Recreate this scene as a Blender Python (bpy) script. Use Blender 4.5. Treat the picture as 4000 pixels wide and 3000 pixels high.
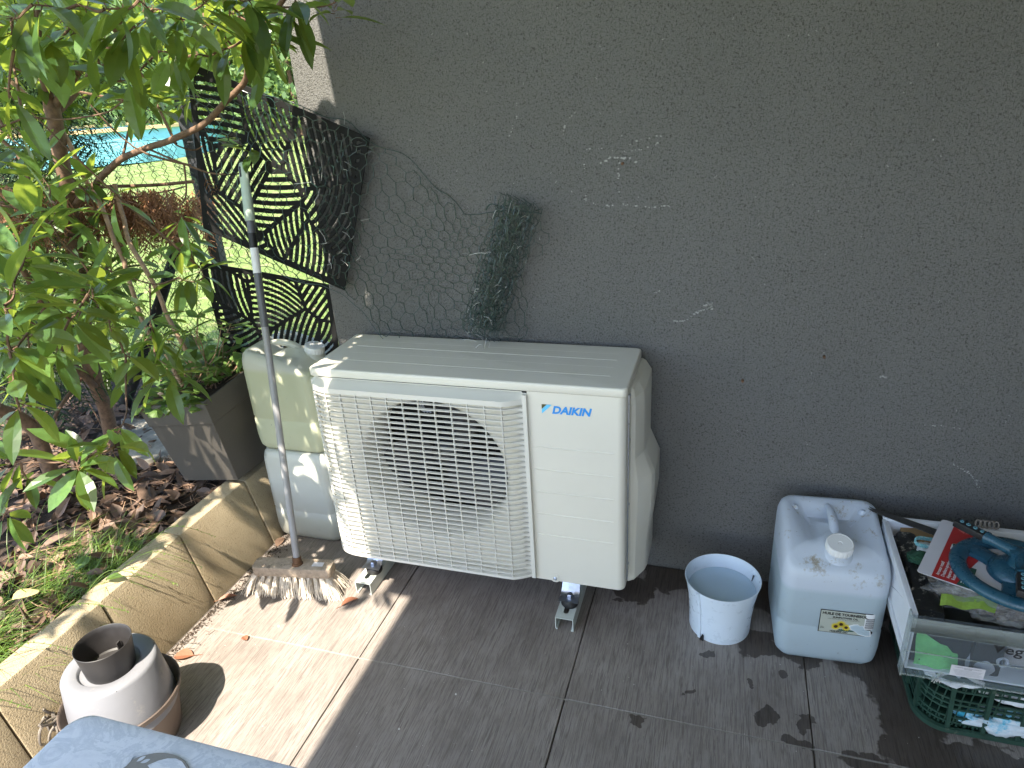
import bpy, bmesh, math, random
import numpy as np
from mathutils import Vector, Matrix, noise as mnoise

R = math.radians
rng = random.Random(7)
nrg = np.random.default_rng(11)
for o in list(bpy.data.objects): bpy.data.objects.remove(o)
scn = bpy.context.scene
COL = scn.collection

# ------------------------------------------------------------------ camera
CAM = Vector((0.4008, -1.8740, 1.4817))
YAW, PIT, ROL, F = -0.3188, 0.4129, -0.0629, 2702.7
fw = Vector((math.sin(YAW)*math.cos(PIT), math.cos(YAW)*math.cos(PIT), -math.sin(PIT)))
r0 = Vector((math.cos(YAW), -math.sin(YAW), 0)); u0 = r0.cross(fw)
rt = r0*math.cos(ROL)+u0*math.sin(ROL); up = -r0*math.sin(ROL)+u0*math.cos(ROL)
cd = bpy.data.cameras.new('camera'); cam = bpy.data.objects.new('camera', cd); COL.objects.link(cam)
M = Matrix((rt, up, -fw)).transposed().to_4x4(); M.translation = CAM
cam.matrix_world = M
cd.sensor_fit = 'HORIZONTAL'; cd.sensor_width = 36; cd.lens = 36*F/4000
cd.clip_start = .02; cd.clip_end = 500
scn.camera = cam
S4 = 4000/2212
def ray(px, py):
    px *= S4; py *= S4
    return fw+(px-2000)/F*rt-(py-1500)/F*up
def P(px, py, ax=2, v=0.0):
    """world point on the plane axis=v seen at a photo pixel (2212 wide)"""
    d = ray(px, py); return CAM+d*((v-CAM[ax])/d[ax])
def PD(px, py, dist):
    return CAM+ray(px, py).normalized()*dist

# ------------------------------------------------------------------ light
SUN = Vector((-0.07, -0.62, 1)).normalized()
w = bpy.data.worlds.new('World'); scn.world = w; w.use_nodes = True
nt = w.node_tree; bg = nt.nodes['Background']
sky = nt.nodes.new('ShaderNodeTexSky'); sky.sky_type = 'NISHITA'; sky.sun_disc = False
sky.sun_elevation = math.asin(SUN.z); sky.sun_rotation = math.atan2(SUN.x, SUN.y)
nt.links.new(sky.outputs[0], bg.inputs[0]); bg.inputs[1].default_value = 0.15
sd = bpy.data.lights.new('sun', 'SUN'); sd.energy = 4.4; sd.angle = R(0.5); sd.color = (1, .91, .77)
so = bpy.data.objects.new('sun', sd); COL.objects.link(so)
so.rotation_euler = (-SUN).to_track_quat('-Z', 'Y').to_euler()
scn.view_settings.view_transform = 'Standard'; scn.view_settings.look = 'None'
scn.view_settings.exposure = 1.95; scn.view_settings.gamma = 1
scn.render.engine = 'CYCLES'
scn.cycles.max_bounces = 8; scn.cycles.transparent_max_bounces = 16

# ------------------------------------------------------------------ materials
def new_mat(name):
    m = bpy.data.materials.new(name); m.use_nodes = True
    return m, m.node_tree, m.node_tree.nodes['Principled BSDF']
def N(nt, t, **k):
    n = nt.nodes.new(t)
    for a, b in k.items(): setattr(n, a, b)
    return n
def ramp(nt, src, stops):
    n = nt.nodes.new('ShaderNodeValToRGB'); e = n.color_ramp.elements
    while len(e) < len(stops): e.new(.5)
    for i, (p, c) in enumerate(stops):
        e[i].position = p; e[i].color = (*c, 1) if len(c) == 3 else c
    nt.links.new(src, n.inputs[0]); return n
def noise_tex(nt, scale, detail=4, rough=.6, vec=None, dist=0):
    n = N(nt, 'ShaderNodeTexNoise'); n.inputs['Scale'].default_value = scale
    n.inputs['Detail'].default_value = detail; n.inputs['Roughness'].default_value = rough
    n.inputs['Distortion'].default_value = dist
    if vec is not None: nt.links.new(vec, n.inputs['Vector'])
    return n
def coords(nt, scale=(1, 1, 1), rot=(0, 0, 0), obj=False):
    tc = N(nt, 'ShaderNodeTexCoord') if obj else N(nt, 'ShaderNodeNewGeometry')
    mp = N(nt, 'ShaderNodeMapping'); mp.inputs['Scale'].default_value = scale; mp.inputs['Rotation'].default_value = rot
    nt.links.new(tc.outputs['Object' if obj else 'Position'], mp.inputs[0]); return mp.outputs[0]
def mix(nt, fac, a, b, mode='MIX'):
    n = N(nt, 'ShaderNodeMix', data_type='RGBA', blend_type=mode)
    for s, v in ((0, fac), (6, a), (7, b)):
        if hasattr(v, 'is_output') or isinstance(v, bpy.types.NodeSocket): nt.links.new(v, n.inputs[s])
        else: n.inputs[s].default_value = v if s == 0 else (*v, 1)
    return n.outputs[2]
def mathn(nt, op, a, b=0.0, c=0.0, clamp=False):
    n = N(nt, 'ShaderNodeMath', operation=op); n.use_clamp = clamp
    for i, v in enumerate((a, b, c)):
        if isinstance(v, bpy.types.NodeSocket): nt.links.new(v, n.inputs[i])
        else: n.inputs[i].default_value = v
    return n.outputs[0]
def bump(nt, bs, h, strength=.5, dist=.002):
    b = N(nt, 'ShaderNodeBump'); b.inputs['Strength'].default_value = strength; b.inputs['Distance'].default_value = dist
    nt.links.new(h, b.inputs['Height']); nt.links.new(b.outputs[0], bs.inputs['Normal']); return b
def simple(name, col, rough=.5, metal=0, vary=.12, nscale=30, bumps=0, spec=.5, trans=0, dirt=None, dirt_scale=25, dirt_lo=.58):
    """plain surface with a little real-world variation, optional grime specks"""
    m, nt, bs = new_mat(name)
    n = noise_tex(nt, nscale, 5, .65, coords(nt))
    lo = tuple(c*(1-vary) for c in col); hi = tuple(min(1, c*(1+vary)) for c in col)
    c = ramp(nt, n.outputs[0], [(.3, lo), (.7, hi)]).outputs[0]
    if dirt:
        d = noise_tex(nt, dirt_scale, 8, .75, coords(nt))
        f = ramp(nt, d.outputs[0], [(dirt_lo, (0, 0, 0)), (dirt_lo+.12, (1, 1, 1))]).outputs[0]
        c = mix(nt, f, c, dirt)
    nt.links.new(c, bs.inputs['Base Color'])
    rr = ramp(nt, n.outputs[0], [(.2, (max(0, rough-.08),)*3), (.8, (min(1, rough+.08),)*3)])
    nt.links.new(rr.outputs[0], bs.inputs['Roughness'])
    bs.inputs['Metallic'].default_value = metal; bs.inputs['Specular IOR Level'].default_value = spec
    bs.inputs['Transmission Weight'].default_value = trans
    if bumps: bump(nt, bs, n.outputs[0], bumps, .003)
    return m
MT = {}
# --- stucco wall
m, nt, bs = new_mat('dark_stucco'); MT['stucco'] = m
pos = coords(nt)
n1 = noise_tex(nt, 200, 3, .6, pos, .8); n2 = noise_tex(nt, 2.2, 3, .5, pos); n3 = noise_tex(nt, 420, 2, .5, pos)
c = mix(nt, n2.outputs[0], (.152, .150, .145), (.200, .197, .188))
c = mix(nt, ramp(nt, n1.outputs[0], [(.36, (1, 1, 1)), (.46, (0, 0, 0))]).outputs[0], c, (.085, .082, .076))  # speckles, with relief shade put into the colour of the pits
wv = noise_tex(nt, 9, 6, .75, coords(nt, (1, 1, .55)))           # faint pale scuffs
sc = ramp(nt, wv.outputs[0], [(.74, (0, 0, 0)), (.85, (.3, .3, .3))])
c = mix(nt, mathn(nt, 'MULTIPLY', sc.outputs[0], n3.outputs[0]), c, (.45, .45, .43))
nt.links.new(c, bs.inputs['Base Color']); bs.inputs['Roughness'].default_value = .82
bs.inputs['Specular IOR Level'].default_value = .35
h = mathn(nt, 'ADD', n1.outputs[0], mathn(nt, 'MULTIPLY', n3.outputs[0], .35))
bump(nt, bs, h, 1.0, .008)
# --- floor tile (wood look porcelain)
m, nt, bs = new_mat('wood_look_tile'); MT['tile'] = m
g1 = noise_tex(nt, 1, 5, .7, coords(nt, (230, 9, 1)), 1.5); g2 = noise_tex(nt, 5.5, 7, .68, coords(nt, (1.3, 1, 1)))
g3 = noise_tex(nt, 1, 3, .6, coords(nt, (60, 1.6, 1))); isl = N(nt, 'ShaderNodeNewGeometry')
c = ramp(nt, g2.outputs[0], [(.3, (.200, .172, .153)), (.7, (.325, .290, .262))]).outputs[0]
c = mix(nt, ramp(nt, g1.outputs[0], [(.40, (.9,)*3), (.53, (0, 0, 0))]).outputs[0], c, (.135, .113, .100))
c = mix(nt, ramp(nt, g3.outputs[0], [(.58, (0, 0, 0)), (.78, (.4,)*3)]).outputs[0], c, (.29, .265, .245))
sp = noise_tex(nt, 55, 4, .7, coords(nt)); c = mix(nt, ramp(nt, sp.outputs[0], [(.70, (0, 0, 0)), (.76, (.7,)*3)]).outputs[0], c, (.36, .34, .31))
# wet patches near the jerrycan and crate: blobs in the ground plane with a ragged outline
geo = coords(nt); wn = noise_tex(nt, 9, 4, .6, geo); wn2 = noise_tex(nt, 14, 3, .6, coords(nt, (1, 1, 1), (0, 0, .6)))
off = N(nt, 'ShaderNodeCombineXYZ')
nt.links.new(mathn(nt, 'MULTIPLY_ADD', wn.outputs[0], .13, -.065), off.inputs[0])
nt.links.new(mathn(nt, 'MULTIPLY_ADD', wn2.outputs[0], .13, -.065), off.inputs[1])
wp = N(nt, 'ShaderNodeVectorMath', operation='ADD'); nt.links.new(geo, wp.inputs[0]); nt.links.new(off.outputs[0], wp.inputs[1])
wet = None
def wet_blob(px, py, r, sy=1.0):
    global wet
    p = P(px, py)
    s = N(nt, 'ShaderNodeVectorMath', operation='SUBTRACT'); nt.links.new(wp.outputs[0], s.inputs[0]); s.inputs[1].default_value = p
    q = N(nt, 'ShaderNodeVectorMath', operation='MULTIPLY'); nt.links.new(s.outputs[0], q.inputs[0]); q.inputs[1].default_value = (1/r, 1/(r*sy), 0)
    l = N(nt, 'ShaderNodeVectorMath', operation='LENGTH'); nt.links.new(q.outputs[0], l.inputs[0])
    wet = l.outputs['Value'] if wet is None else mathn(nt, 'SMOOTH_MIN', wet, l.outputs['Value'], .25)
for b in ((1860, 1400, .12, 1.2), (1935, 1470, .10, 1.2), (1960, 1560, .085, 1), (1990, 1640, .09, .8), (2060, 1640, .08, .6), (1800, 1300, .16, 1),
          (1690, 1250, .15, 1.4), (1560, 1260, .13, 1.3), (1640, 1390, .08, .8), (1450, 1240, .10, 1), (1370, 1275, .07, 1), (1740, 1410, .06, .8), (2150, 1655, .1, .6),
          (1664, 1548, .034, 1.2), (1530, 1420, .020, 1), (1740, 1560, .022, 1), (1480, 1500, .016, 1), (1380, 1560, .016, 1.5),
          (1330, 1300, .016, 1), (1610, 1480, .014, 1), (1860, 1640, .06, .5), (1725, 1600, .03, .6), (1700, 1462, .02, .7)):
    wet_blob(*b)
wf = ramp(nt, wet, [(.86, (1, 1, 1)), (.93, (0, 0, 0))]).outputs[0]
dark = mix(nt, 1.0, c, (.33, .30, .28), 'MULTIPLY')
c = mix(nt, wf, c, dark)
nt.links.new(c, bs.inputs['Base Color'])
rr = mix(nt, wf, (.52, .52, .52), (.30, .30, .30)); nt.links.new(rr, bs.inputs['Roughness'])
bump(nt, bs, g1.outputs[0], .55, .0016)
# --- concrete edging
m, nt, bs = new_mat('sandy_concrete'); MT['concrete'] = m
a = noise_tex(nt, 6, 5, .65, coords(nt)); b = noise_tex(nt, 230, 3, .6, coords(nt)); d = noise_tex(nt, 60, 6, .8, coords(nt, (1, 1, .4)))
c = ramp(nt, a.outputs[0], [(.3, (.31, .245, .150)), (.7, (.42, .345, .23))]).outputs[0]
c = mix(nt, ramp(nt, b.outputs[0], [(.32, (1, 1, 1)), (.40, (0, 0, 0))]).outputs[0], c, (.20, .15, .09))
c = mix(nt, ramp(nt, d.outputs[0], [(.62, (0, 0, 0)), (.75, (.6,)*3)]).outputs[0], c, (.17, .14, .10))
nt.links.new(c, bs.inputs['Base Color']); bs.inputs['Roughness'].default_value = .9
bump(nt, bs, b.outputs[0], .8, .003)
# --- soil, lawn
m, nt, bs = new_mat('bed_soil'); MT['soil'] = m
a = noise_tex(nt, 25, 7, .75, coords(nt)); c = ramp(nt, a.outputs[0], [(.35, (.030, .021, .015)), (.6, (.075, .052, .037)), (.78, (.16, .11, .08))]).outputs[0]
nt.links.new(c, bs.inputs['Base Color']); bs.inputs['Roughness'].default_value = .95; bump(nt, bs, a.outputs[0], 1, .02)
m, nt, bs = new_mat('lawn_grass'); MT['lawn'] = m
a = noise_tex(nt, 1.3, 4, .6, coords(nt)); b = noise_tex(nt, 60, 4, .8, coords(nt)); g = noise_tex(nt, 9, 5, .7, coords(nt))
c = ramp(nt, b.outputs[0], [(.30, (.065, .115, .022)), (.66, (.19, .265, .065))]).outputs[0]
c = mix(nt, ramp(nt, g.outputs[0], [(.52, (0, 0, 0)), (.68, (.9,)*3)]).outputs[0], c, (.32, .28, .15))
nt.links.new(c, bs.inputs['Base Color']); bs.inputs['Roughness'].default_value = .8; bump(nt, bs, b.outputs[0], .6, .02)
# --- foliage
def leaf_mat(name, lo, hi, tcol, tw=.42, rough=.38, spec=.5):
    m, nt, bs = new_mat(name)
    ge = N(nt, 'ShaderNodeNewGeometry')
    c = ramp(nt, ge.outputs['Random Per Island'], [(0, lo), (.75, hi), (1, tuple(min(1, x*1.5) for x in hi))]).outputs[0]
    ns = noise_tex(nt, 60, 4, .6, coords(nt)); c = mix(nt, ramp(nt, ns.outputs[0], [(.3, (.35,)*3), (.6, (0, 0, 0))]).outputs[0], c, tuple(x*.55 for x in lo))
    nt.links.new(c, bs.inputs['Base Color']); bs.inputs['Roughness'].default_value = rough; bs.inputs['Specular IOR Level'].default_value = spec
    tl = N(nt, 'ShaderNodeBsdfTranslucent')
    tc = ramp(nt, ge.outputs['Random Per Island'], [(0, tuple(x*.7 for x in tcol)), (1, tcol)]).outputs[0]
    nt.links.new(tc, tl.inputs[0])
    mx = N(nt, 'ShaderNodeMixShader'); mx.inputs[0].default_value = tw
    nt.links.new(bs.outputs[0], mx.inputs[1]); nt.links.new(tl.outputs[0], mx.inputs[2])
    nt.links.new(mx.outputs[0], nt.nodes['Material Output'].inputs[0]); return m
MT['laurel'] = leaf_mat('laurel_leaf', (.026, .066, .022), (.085, .165, .045), (.46, .58, .07), .40, .28)
MT['hedge'] = leaf_mat('hedge_leaf', (.05, .11, .03), (.15, .24, .09), (.30, .42, .08), .35, .45)
MT['thuja'] = leaf_mat('conifer_needle', (.012, .034, .014), (.03, .062, .022), (.05, .10, .02), .2, .6)
MT['brown'] = leaf_mat('dead_conifer_needle', (.20, .09, .045), (.42, .21, .11), (.30, .14, .05), .3, .7)
MT['ivy'] = leaf_mat('ivy_leaf', (.05, .11, .03), (.16, .26, .07), (.35, .48, .08), .35, .4)
MT['grass'] = leaf_mat('grass_blade', (.07, .14, .025), (.17, .27, .05), (.35, .48, .07), .4, .45)
MT['litter'] = leaf_mat('dry_leaf', (.055, .034, .024), (.20, .125, .085), (.2, .1, .05), .1, .6)
MT['redleaf'] = leaf_mat('red_brown_leaf', (.24, .10, .06), (.30, .13, .075), (.35, .12, .04), .12, .45)
MT['yellowleaf'] = leaf_mat('pale_yellow_leaf', (.60, .50, .24), (.66, .56, .28), (.5, .4, .1), .15, .5)
MT['bark'] = simple('brown_bark', (.15, .088, .055), .85, vary=.45, nscale=60, bumps=.8)
MT['darkwood'] = simple('dark_wood', (.018, .017, .017), .8, vary=.4, nscale=40, bumps=.5)
MT['twig'] = simple('tan_twig', (.30, .19, .12), .75, vary=.35, nscale=80, bumps=.4)
# --- plastics, metals
MT['cream'] = simple('cream_enamel', (.69, .665, .58), .32, vary=.02, nscale=4)
MT['grille'] = simple('pale_grey_plastic', (.65, .635, .575), .42, vary=.02, nscale=4)
MT['black'] = simple('black_plastic', (.014, .014, .015), .5, vary=.3)
MT['fan'] = simple('dark_fan_plastic', (.018, .019, .026), .4, vary=.15)
MT['coil'] = simple('dark_interior', (.02, .02, .02), .8, vary=.3, nscale=200)
MT['galv'] = simple('galvanised_steel', (.46, .50, .58), .32, 1, vary=.12, nscale=60)
MT['rail'] = simple('pale_green_painted_steel', (.56, .60, .55), .4, vary=.03)
MT['blue'] = simple('logo_blue', (.02, .27, .72), .4, vary=.02)
MT['lightblue'] = simple('logo_light_blue', (.13, .55, .85), .4, vary=.02)
MT['olive'] = simple('logo_dark', (.07, .07, .02), .4, vary=.02)
MT['screen'] = simple('black_screen_sheet', (.010, .010, .010), .75, spec=.2, vary=.3, dirt=(.10, .095, .08), dirt_scale=14, dirt_lo=.66)
MT['steelpost'] = simple('dark_grey_post', (.035, .037, .042), .5, vary=.3, nscale=50)
MT['wire'] = simple('dark_green_wire', (.016, .040, .034), .3, vary=.4, nscale=60)
MT['wire_fence'] = simple('black_fence_wire', (.015, .018, .016), .5, vary=.4)
MT['planter'] = simple('taupe_planter_plastic', (.085, .076, .066), .6, vary=.12, nscale=160, dirt=(.15, .14, .12), dirt_scale=50, dirt_lo=.68)
MT['pole'] = simple('grey_painted_pole', (.30, .295, .30), .38, vary=.08)
MT['pole_dark'] = simple('dark_grey_pole', (.115, .118, .125), .35, vary=.08)
MT['grip'] = simple('pale_green_grip', (.42, .50, .42), .5, vary=.05)
MT['oldwood'] = simple('weathered_wood', (.36, .29, .22), .85, vary=.25, nscale=70, bumps=.6, dirt=(.10, .08, .06), dirt_scale=40, dirt_lo=.55)
MT['bristle'] = simple('straw_bristle', (.74, .66, .55), .8, vary=.3, nscale=90)
MT['rust'] = simple('rusty_socket', (.16, .085, .045), .7, .4, vary=.4)
MT['brownpot'] = simple('brown_pot_plastic', (.13, .10, .082), .55, vary=.15, dirt=(.26, .21, .17), dirt_scale=30, dirt_lo=.60)
MT['blackpot'] = simple('black_pot_plastic', (.026, .024, .024), .5, vary=.2, dirt=(.22, .19, .17), dirt_scale=60, dirt_lo=.66)
MT['bucket'] = simple('pale_blue_white_plastic', (.66, .74, .82), .30, vary=.02)
MT['crate'] = simple('dark_green_crate_plastic', (.020, .055, .038), .5, vary=.2, dirt=(.13, .15, .11), dirt_scale=45, dirt_lo=.60)
MT['whiteplastic'] = simple('white_drawer_plastic', (.68, .70, .73), .35, vary=.03)
MT['capwhite'] = simple('white_cap_plastic', (.72, .72, .70), .4, vary=.04, dirt=(.35, .30, .22), dirt_scale=70, dirt_lo=.7)
MT['teal'] = simple('teal_plastic', (.018, .075, .115), .28, vary=.1)
MT['tealpale'] = simple('pale_teal_plastic', (.12, .27, .32), .3, vary=.1)
MT['card'] = simple('white_card', (.62, .60, .62), .5, vary=.02)
MT['red'] = simple('red_print', (.42, .022, .022), .45, vary=.05)
MT['greenprint'] = simple('dark_green_print', (.025, .09, .065), .45, vary=.05)
MT['ink'] = simple('black_ink', (.012, .012, .012), .5, vary=.1)
MT['whiteprint'] = simple('white_print', (.78, .78, .78), .5, vary=.02)
MT['pinkprint'] = simple('pink_print', (.66, .18, .16), .5, vary=.02)
MT['yellowprint'] = simple('yellow_print', (.72, .56, .05), .5, vary=.1)
MT['brownprint'] = simple('brown_print', (.06, .025, .01), .5, vary=.1)
MT['greencloth'] = simple('green_cloth', (.17, .52, .17), .9, vary=.12, nscale=120, bumps=.3)
MT['limecloth'] = simple('lime_cloth', (.42, .62, .10), .9, vary=.1, nscale=120, bumps=.3)
MT['whitecloth'] = simple('white_cloth', (.66, .68, .70), .9, vary=.08, nscale=90, bumps=.4)
MT['bluecloth'] = simple('blue_streaked_cloth', (.56, .62, .66), .9, vary=.05, dirt=(.04, .38, .55), dirt_scale=14, dirt_lo=.5)
MT['cotton'] = simple('fibrous_wadding', (.30, .24, .18), .9, vary=.5, nscale=60, bumps=.8, dirt=(.58, .52, .44), dirt_scale=35, dirt_lo=.5)
MT['rope'] = simple('cotton_rope', (.60, .58, .54), .9, vary=.2, nscale=300, bumps=.6)
MT['tealrope'] = simple('teal_flecked_cord', (.12, .36, .38), .8, vary=.3, nscale=200, dirt=(.6, .6, .6), dirt_scale=300, dirt_lo=.5)
MT['peeled'] = simple('peeling_black_vinyl', (.010, .010, .010), .42, vary=.3, dirt=(.50, .46, .38), dirt_scale=45, dirt_lo=.54, bumps=.5, nscale=40)
MT['sponge'] = simple('dark_green_sponge', (.012, .055, .030), .9, vary=.35, nscale=150, bumps=1)
MT['steelblade'] = simple('dark_blade_steel', (.10, .10, .10), .35, .7, vary=.2, nscale=60)
MT['cardboard'] = simple('brown_cardboard', (.34, .21, .09), .85, vary=.12)
MT['stone'] = simple('pale_slab', (.27, .25, .21), .85, vary=.35, nscale=22, bumps=.5, dirt=(.07, .06, .05), dirt_scale=20, dirt_lo=.55)
MT['poolwall'] = simple('pool_liner_blue', (.20, .54, .64), .45, vary=.12, nscale=3)
MT['poolrim'] = simple('tan_pool_rim', (.66, .47, .24), .6, vary=.08)
MT['canopy'] = simple('canopy_render', (.62, .60, .56), .85, vary=.06)
MT['twine'] = simple('grey_twine', (.20, .175, .15), .9, vary=.3, nscale=200)
MT['taupeprint'] = simple('taupe_placemat', (.21, .205, .19), .6, vary=.08, nscale=200)
# marble table top
m, nt, bs = new_mat('marble_laminate'); MT['marble'] = m
a = noise_tex(nt, 13, 8, .72, coords(nt, (1, 1.6, 1), (0, 0, .5)), 1.6); b = noise_tex(nt, 45, 5, .7, coords(nt, (1, 1.6, 1), (0, 0, .5)), .6)
c = ramp(nt, a.outputs[0], [(.38, (.62, .65, .70)), (.485, (.47, .51, .57)), (.53, (.62, .65, .70)), (.7, (.55, .58, .64))]).outputs[0]
c = mix(nt, ramp(nt, b.outputs[0], [(.50, (0, 0, 0)), (.68, (.5,)*3)]).outputs[0], c, (.42, .46, .53))
nt.links.new(c, bs.inputs['Base Color']); bs.inputs['Roughness'].default_value = .35
# milky jerrycan plastic with the liquid showing through up to a level
def can_mat(name, above, below, level, stain=(.40, .30, .15), stain_lo=.62, glow=.22):
    m, nt, bs = new_mat(name)
    ge = N(nt, 'ShaderNodeNewGeometry'); sx = N(nt, 'ShaderNodeSeparateXYZ'); nt.links.new(ge.outputs['Position'], sx.inputs[0])
    n = noise_tex(nt, 7, 4, .6, coords(nt)); zz = mathn(nt, 'MULTIPLY_ADD', n.outputs[0], .012, sx.outputs[2])
    f = ramp(nt, mathn(nt, 'MULTIPLY_ADD', zz, 12.0, .5-12.0*(level+.006)), [(.40, (0, 0, 0)), (.60, (1, 1, 1))]).outputs[0]
    c = mix(nt, f, below, above)
    d = noise_tex(nt, 22, 8, .75, coords(nt)); d2 = noise_tex(nt, 3.5, 2, .5, coords(nt))
    zf = ramp(nt, sx.outputs[2], [(.22, (.12,)*3), (.31, (1, 1, 1))]).outputs[0] if name.endswith('oil_can') else 1.0
    c = mix(nt, mathn(nt, 'MULTIPLY', zf, ramp(nt, d.outputs[0], [(stain_lo, (0, 0, 0)), (stain_lo+.1, (1, 1, 1))]).outputs[0]) if zf != 1.0 else mathn(nt, 'MULTIPLY', ramp(nt, d.outputs[0], [(stain_lo, (0, 0, 0)), (stain_lo+.1, (1, 1, 1))]).outputs[0], ramp(nt, d2.outputs[0], [(.4, (.1,)*3), (.6, (.9,)*3)]).outputs[0]), c, stain)
    k = noise_tex(nt, 120, 3, .6, coords(nt)); c = mix(nt, ramp(nt, k.outputs[0], [(.735, (0, 0, 0)), (.75, (1, 1, 1))]).outputs[0], c, (.04, .03, .02))
    nt.links.new(c, bs.inputs['Base Color']); bs.inputs['Roughness'].default_value = .36
    tl = N(nt, 'ShaderNodeBsdfTranslucent'); nt.links.new(c, tl.inputs[0])
    mx = N(nt, 'ShaderNodeMixShader'); mx.inputs[0].default_value = glow
    nt.links.new(bs.outputs[0], mx.inputs[1]); nt.links.new(tl.outputs[0], mx.inputs[2])
    nt.links.new(mx.outputs[0], nt.nodes['Material Output'].inputs[0])
    bump(nt, bs, n.outputs[0], .25, .01); return m
MT['can_oil'] = can_mat('milky_plastic_oil_can', (.72, .78, .86), (.56, .66, .71), .238, (.40, .35, .26), .57, .38)  # blue of the surrounding light put into the milky colour
MT['can_yellow'] = can_mat('yellowed_milky_plastic', (.72, .72, .64), (.64, .66, .48), .66, (.40, .38, .22), .66, .32)
MT['can_white'] = can_mat('greyish_milky_plastic', (.64, .65, .60), (.62, .62, .53), .1, (.38, .36, .25), .68)
MT['frosted'] = can_mat('frosted_plastic', (.30, .305, .33), (.5, .5, .53), -1, (.42, .40, .38), .60, .35)
def glassy(name, col, rough, alpha):
    m, nt, bs = new_mat(name); bs.inputs['Base Color'].default_value = (*col, 1); bs.inputs['Roughness'].default_value = rough
    n = noise_tex(nt, 30, 3, .6, coords(nt)); bump(nt, bs, n.outputs[0], .15, .004)
    tr = N(nt, 'ShaderNodeBsdfTransparent'); tr.inputs[0].default_value = (.93, .95, .96, 1)
    mx = N(nt, 'ShaderNodeMixShader'); mx.inputs[0].default_value = alpha
    nt.links.new(tr.outputs[0], mx.inputs[1]); nt.links.new(bs.outputs[0], mx.inputs[2]); nt.links.new(mx.outputs[0], nt.nodes['Material Output'].inputs[0]); return m
MT['clear'] = glassy('clear_drawer_plastic', (.35, .40, .44), .12, .10)
MT['clear_edge'] = glassy('clear_plastic_edge', (.38, .42, .40), .15, .42)
MT['clear_bottle'] = glassy('cloudy_bottle_plastic', (.62, .64, .72), .25, .85)
MT['bag'] = glassy('clear_bag_film', (.6, .6, .6), .12, .22)
m, nt, bs = new_mat('still_water'); MT['water'] = m
bs.inputs['Base Color'].default_value = (.42, .56, .68, 1); bs.inputs['Roughness'].default_value = .03; bs.inputs['Specular IOR Level'].default_value = .6

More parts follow.
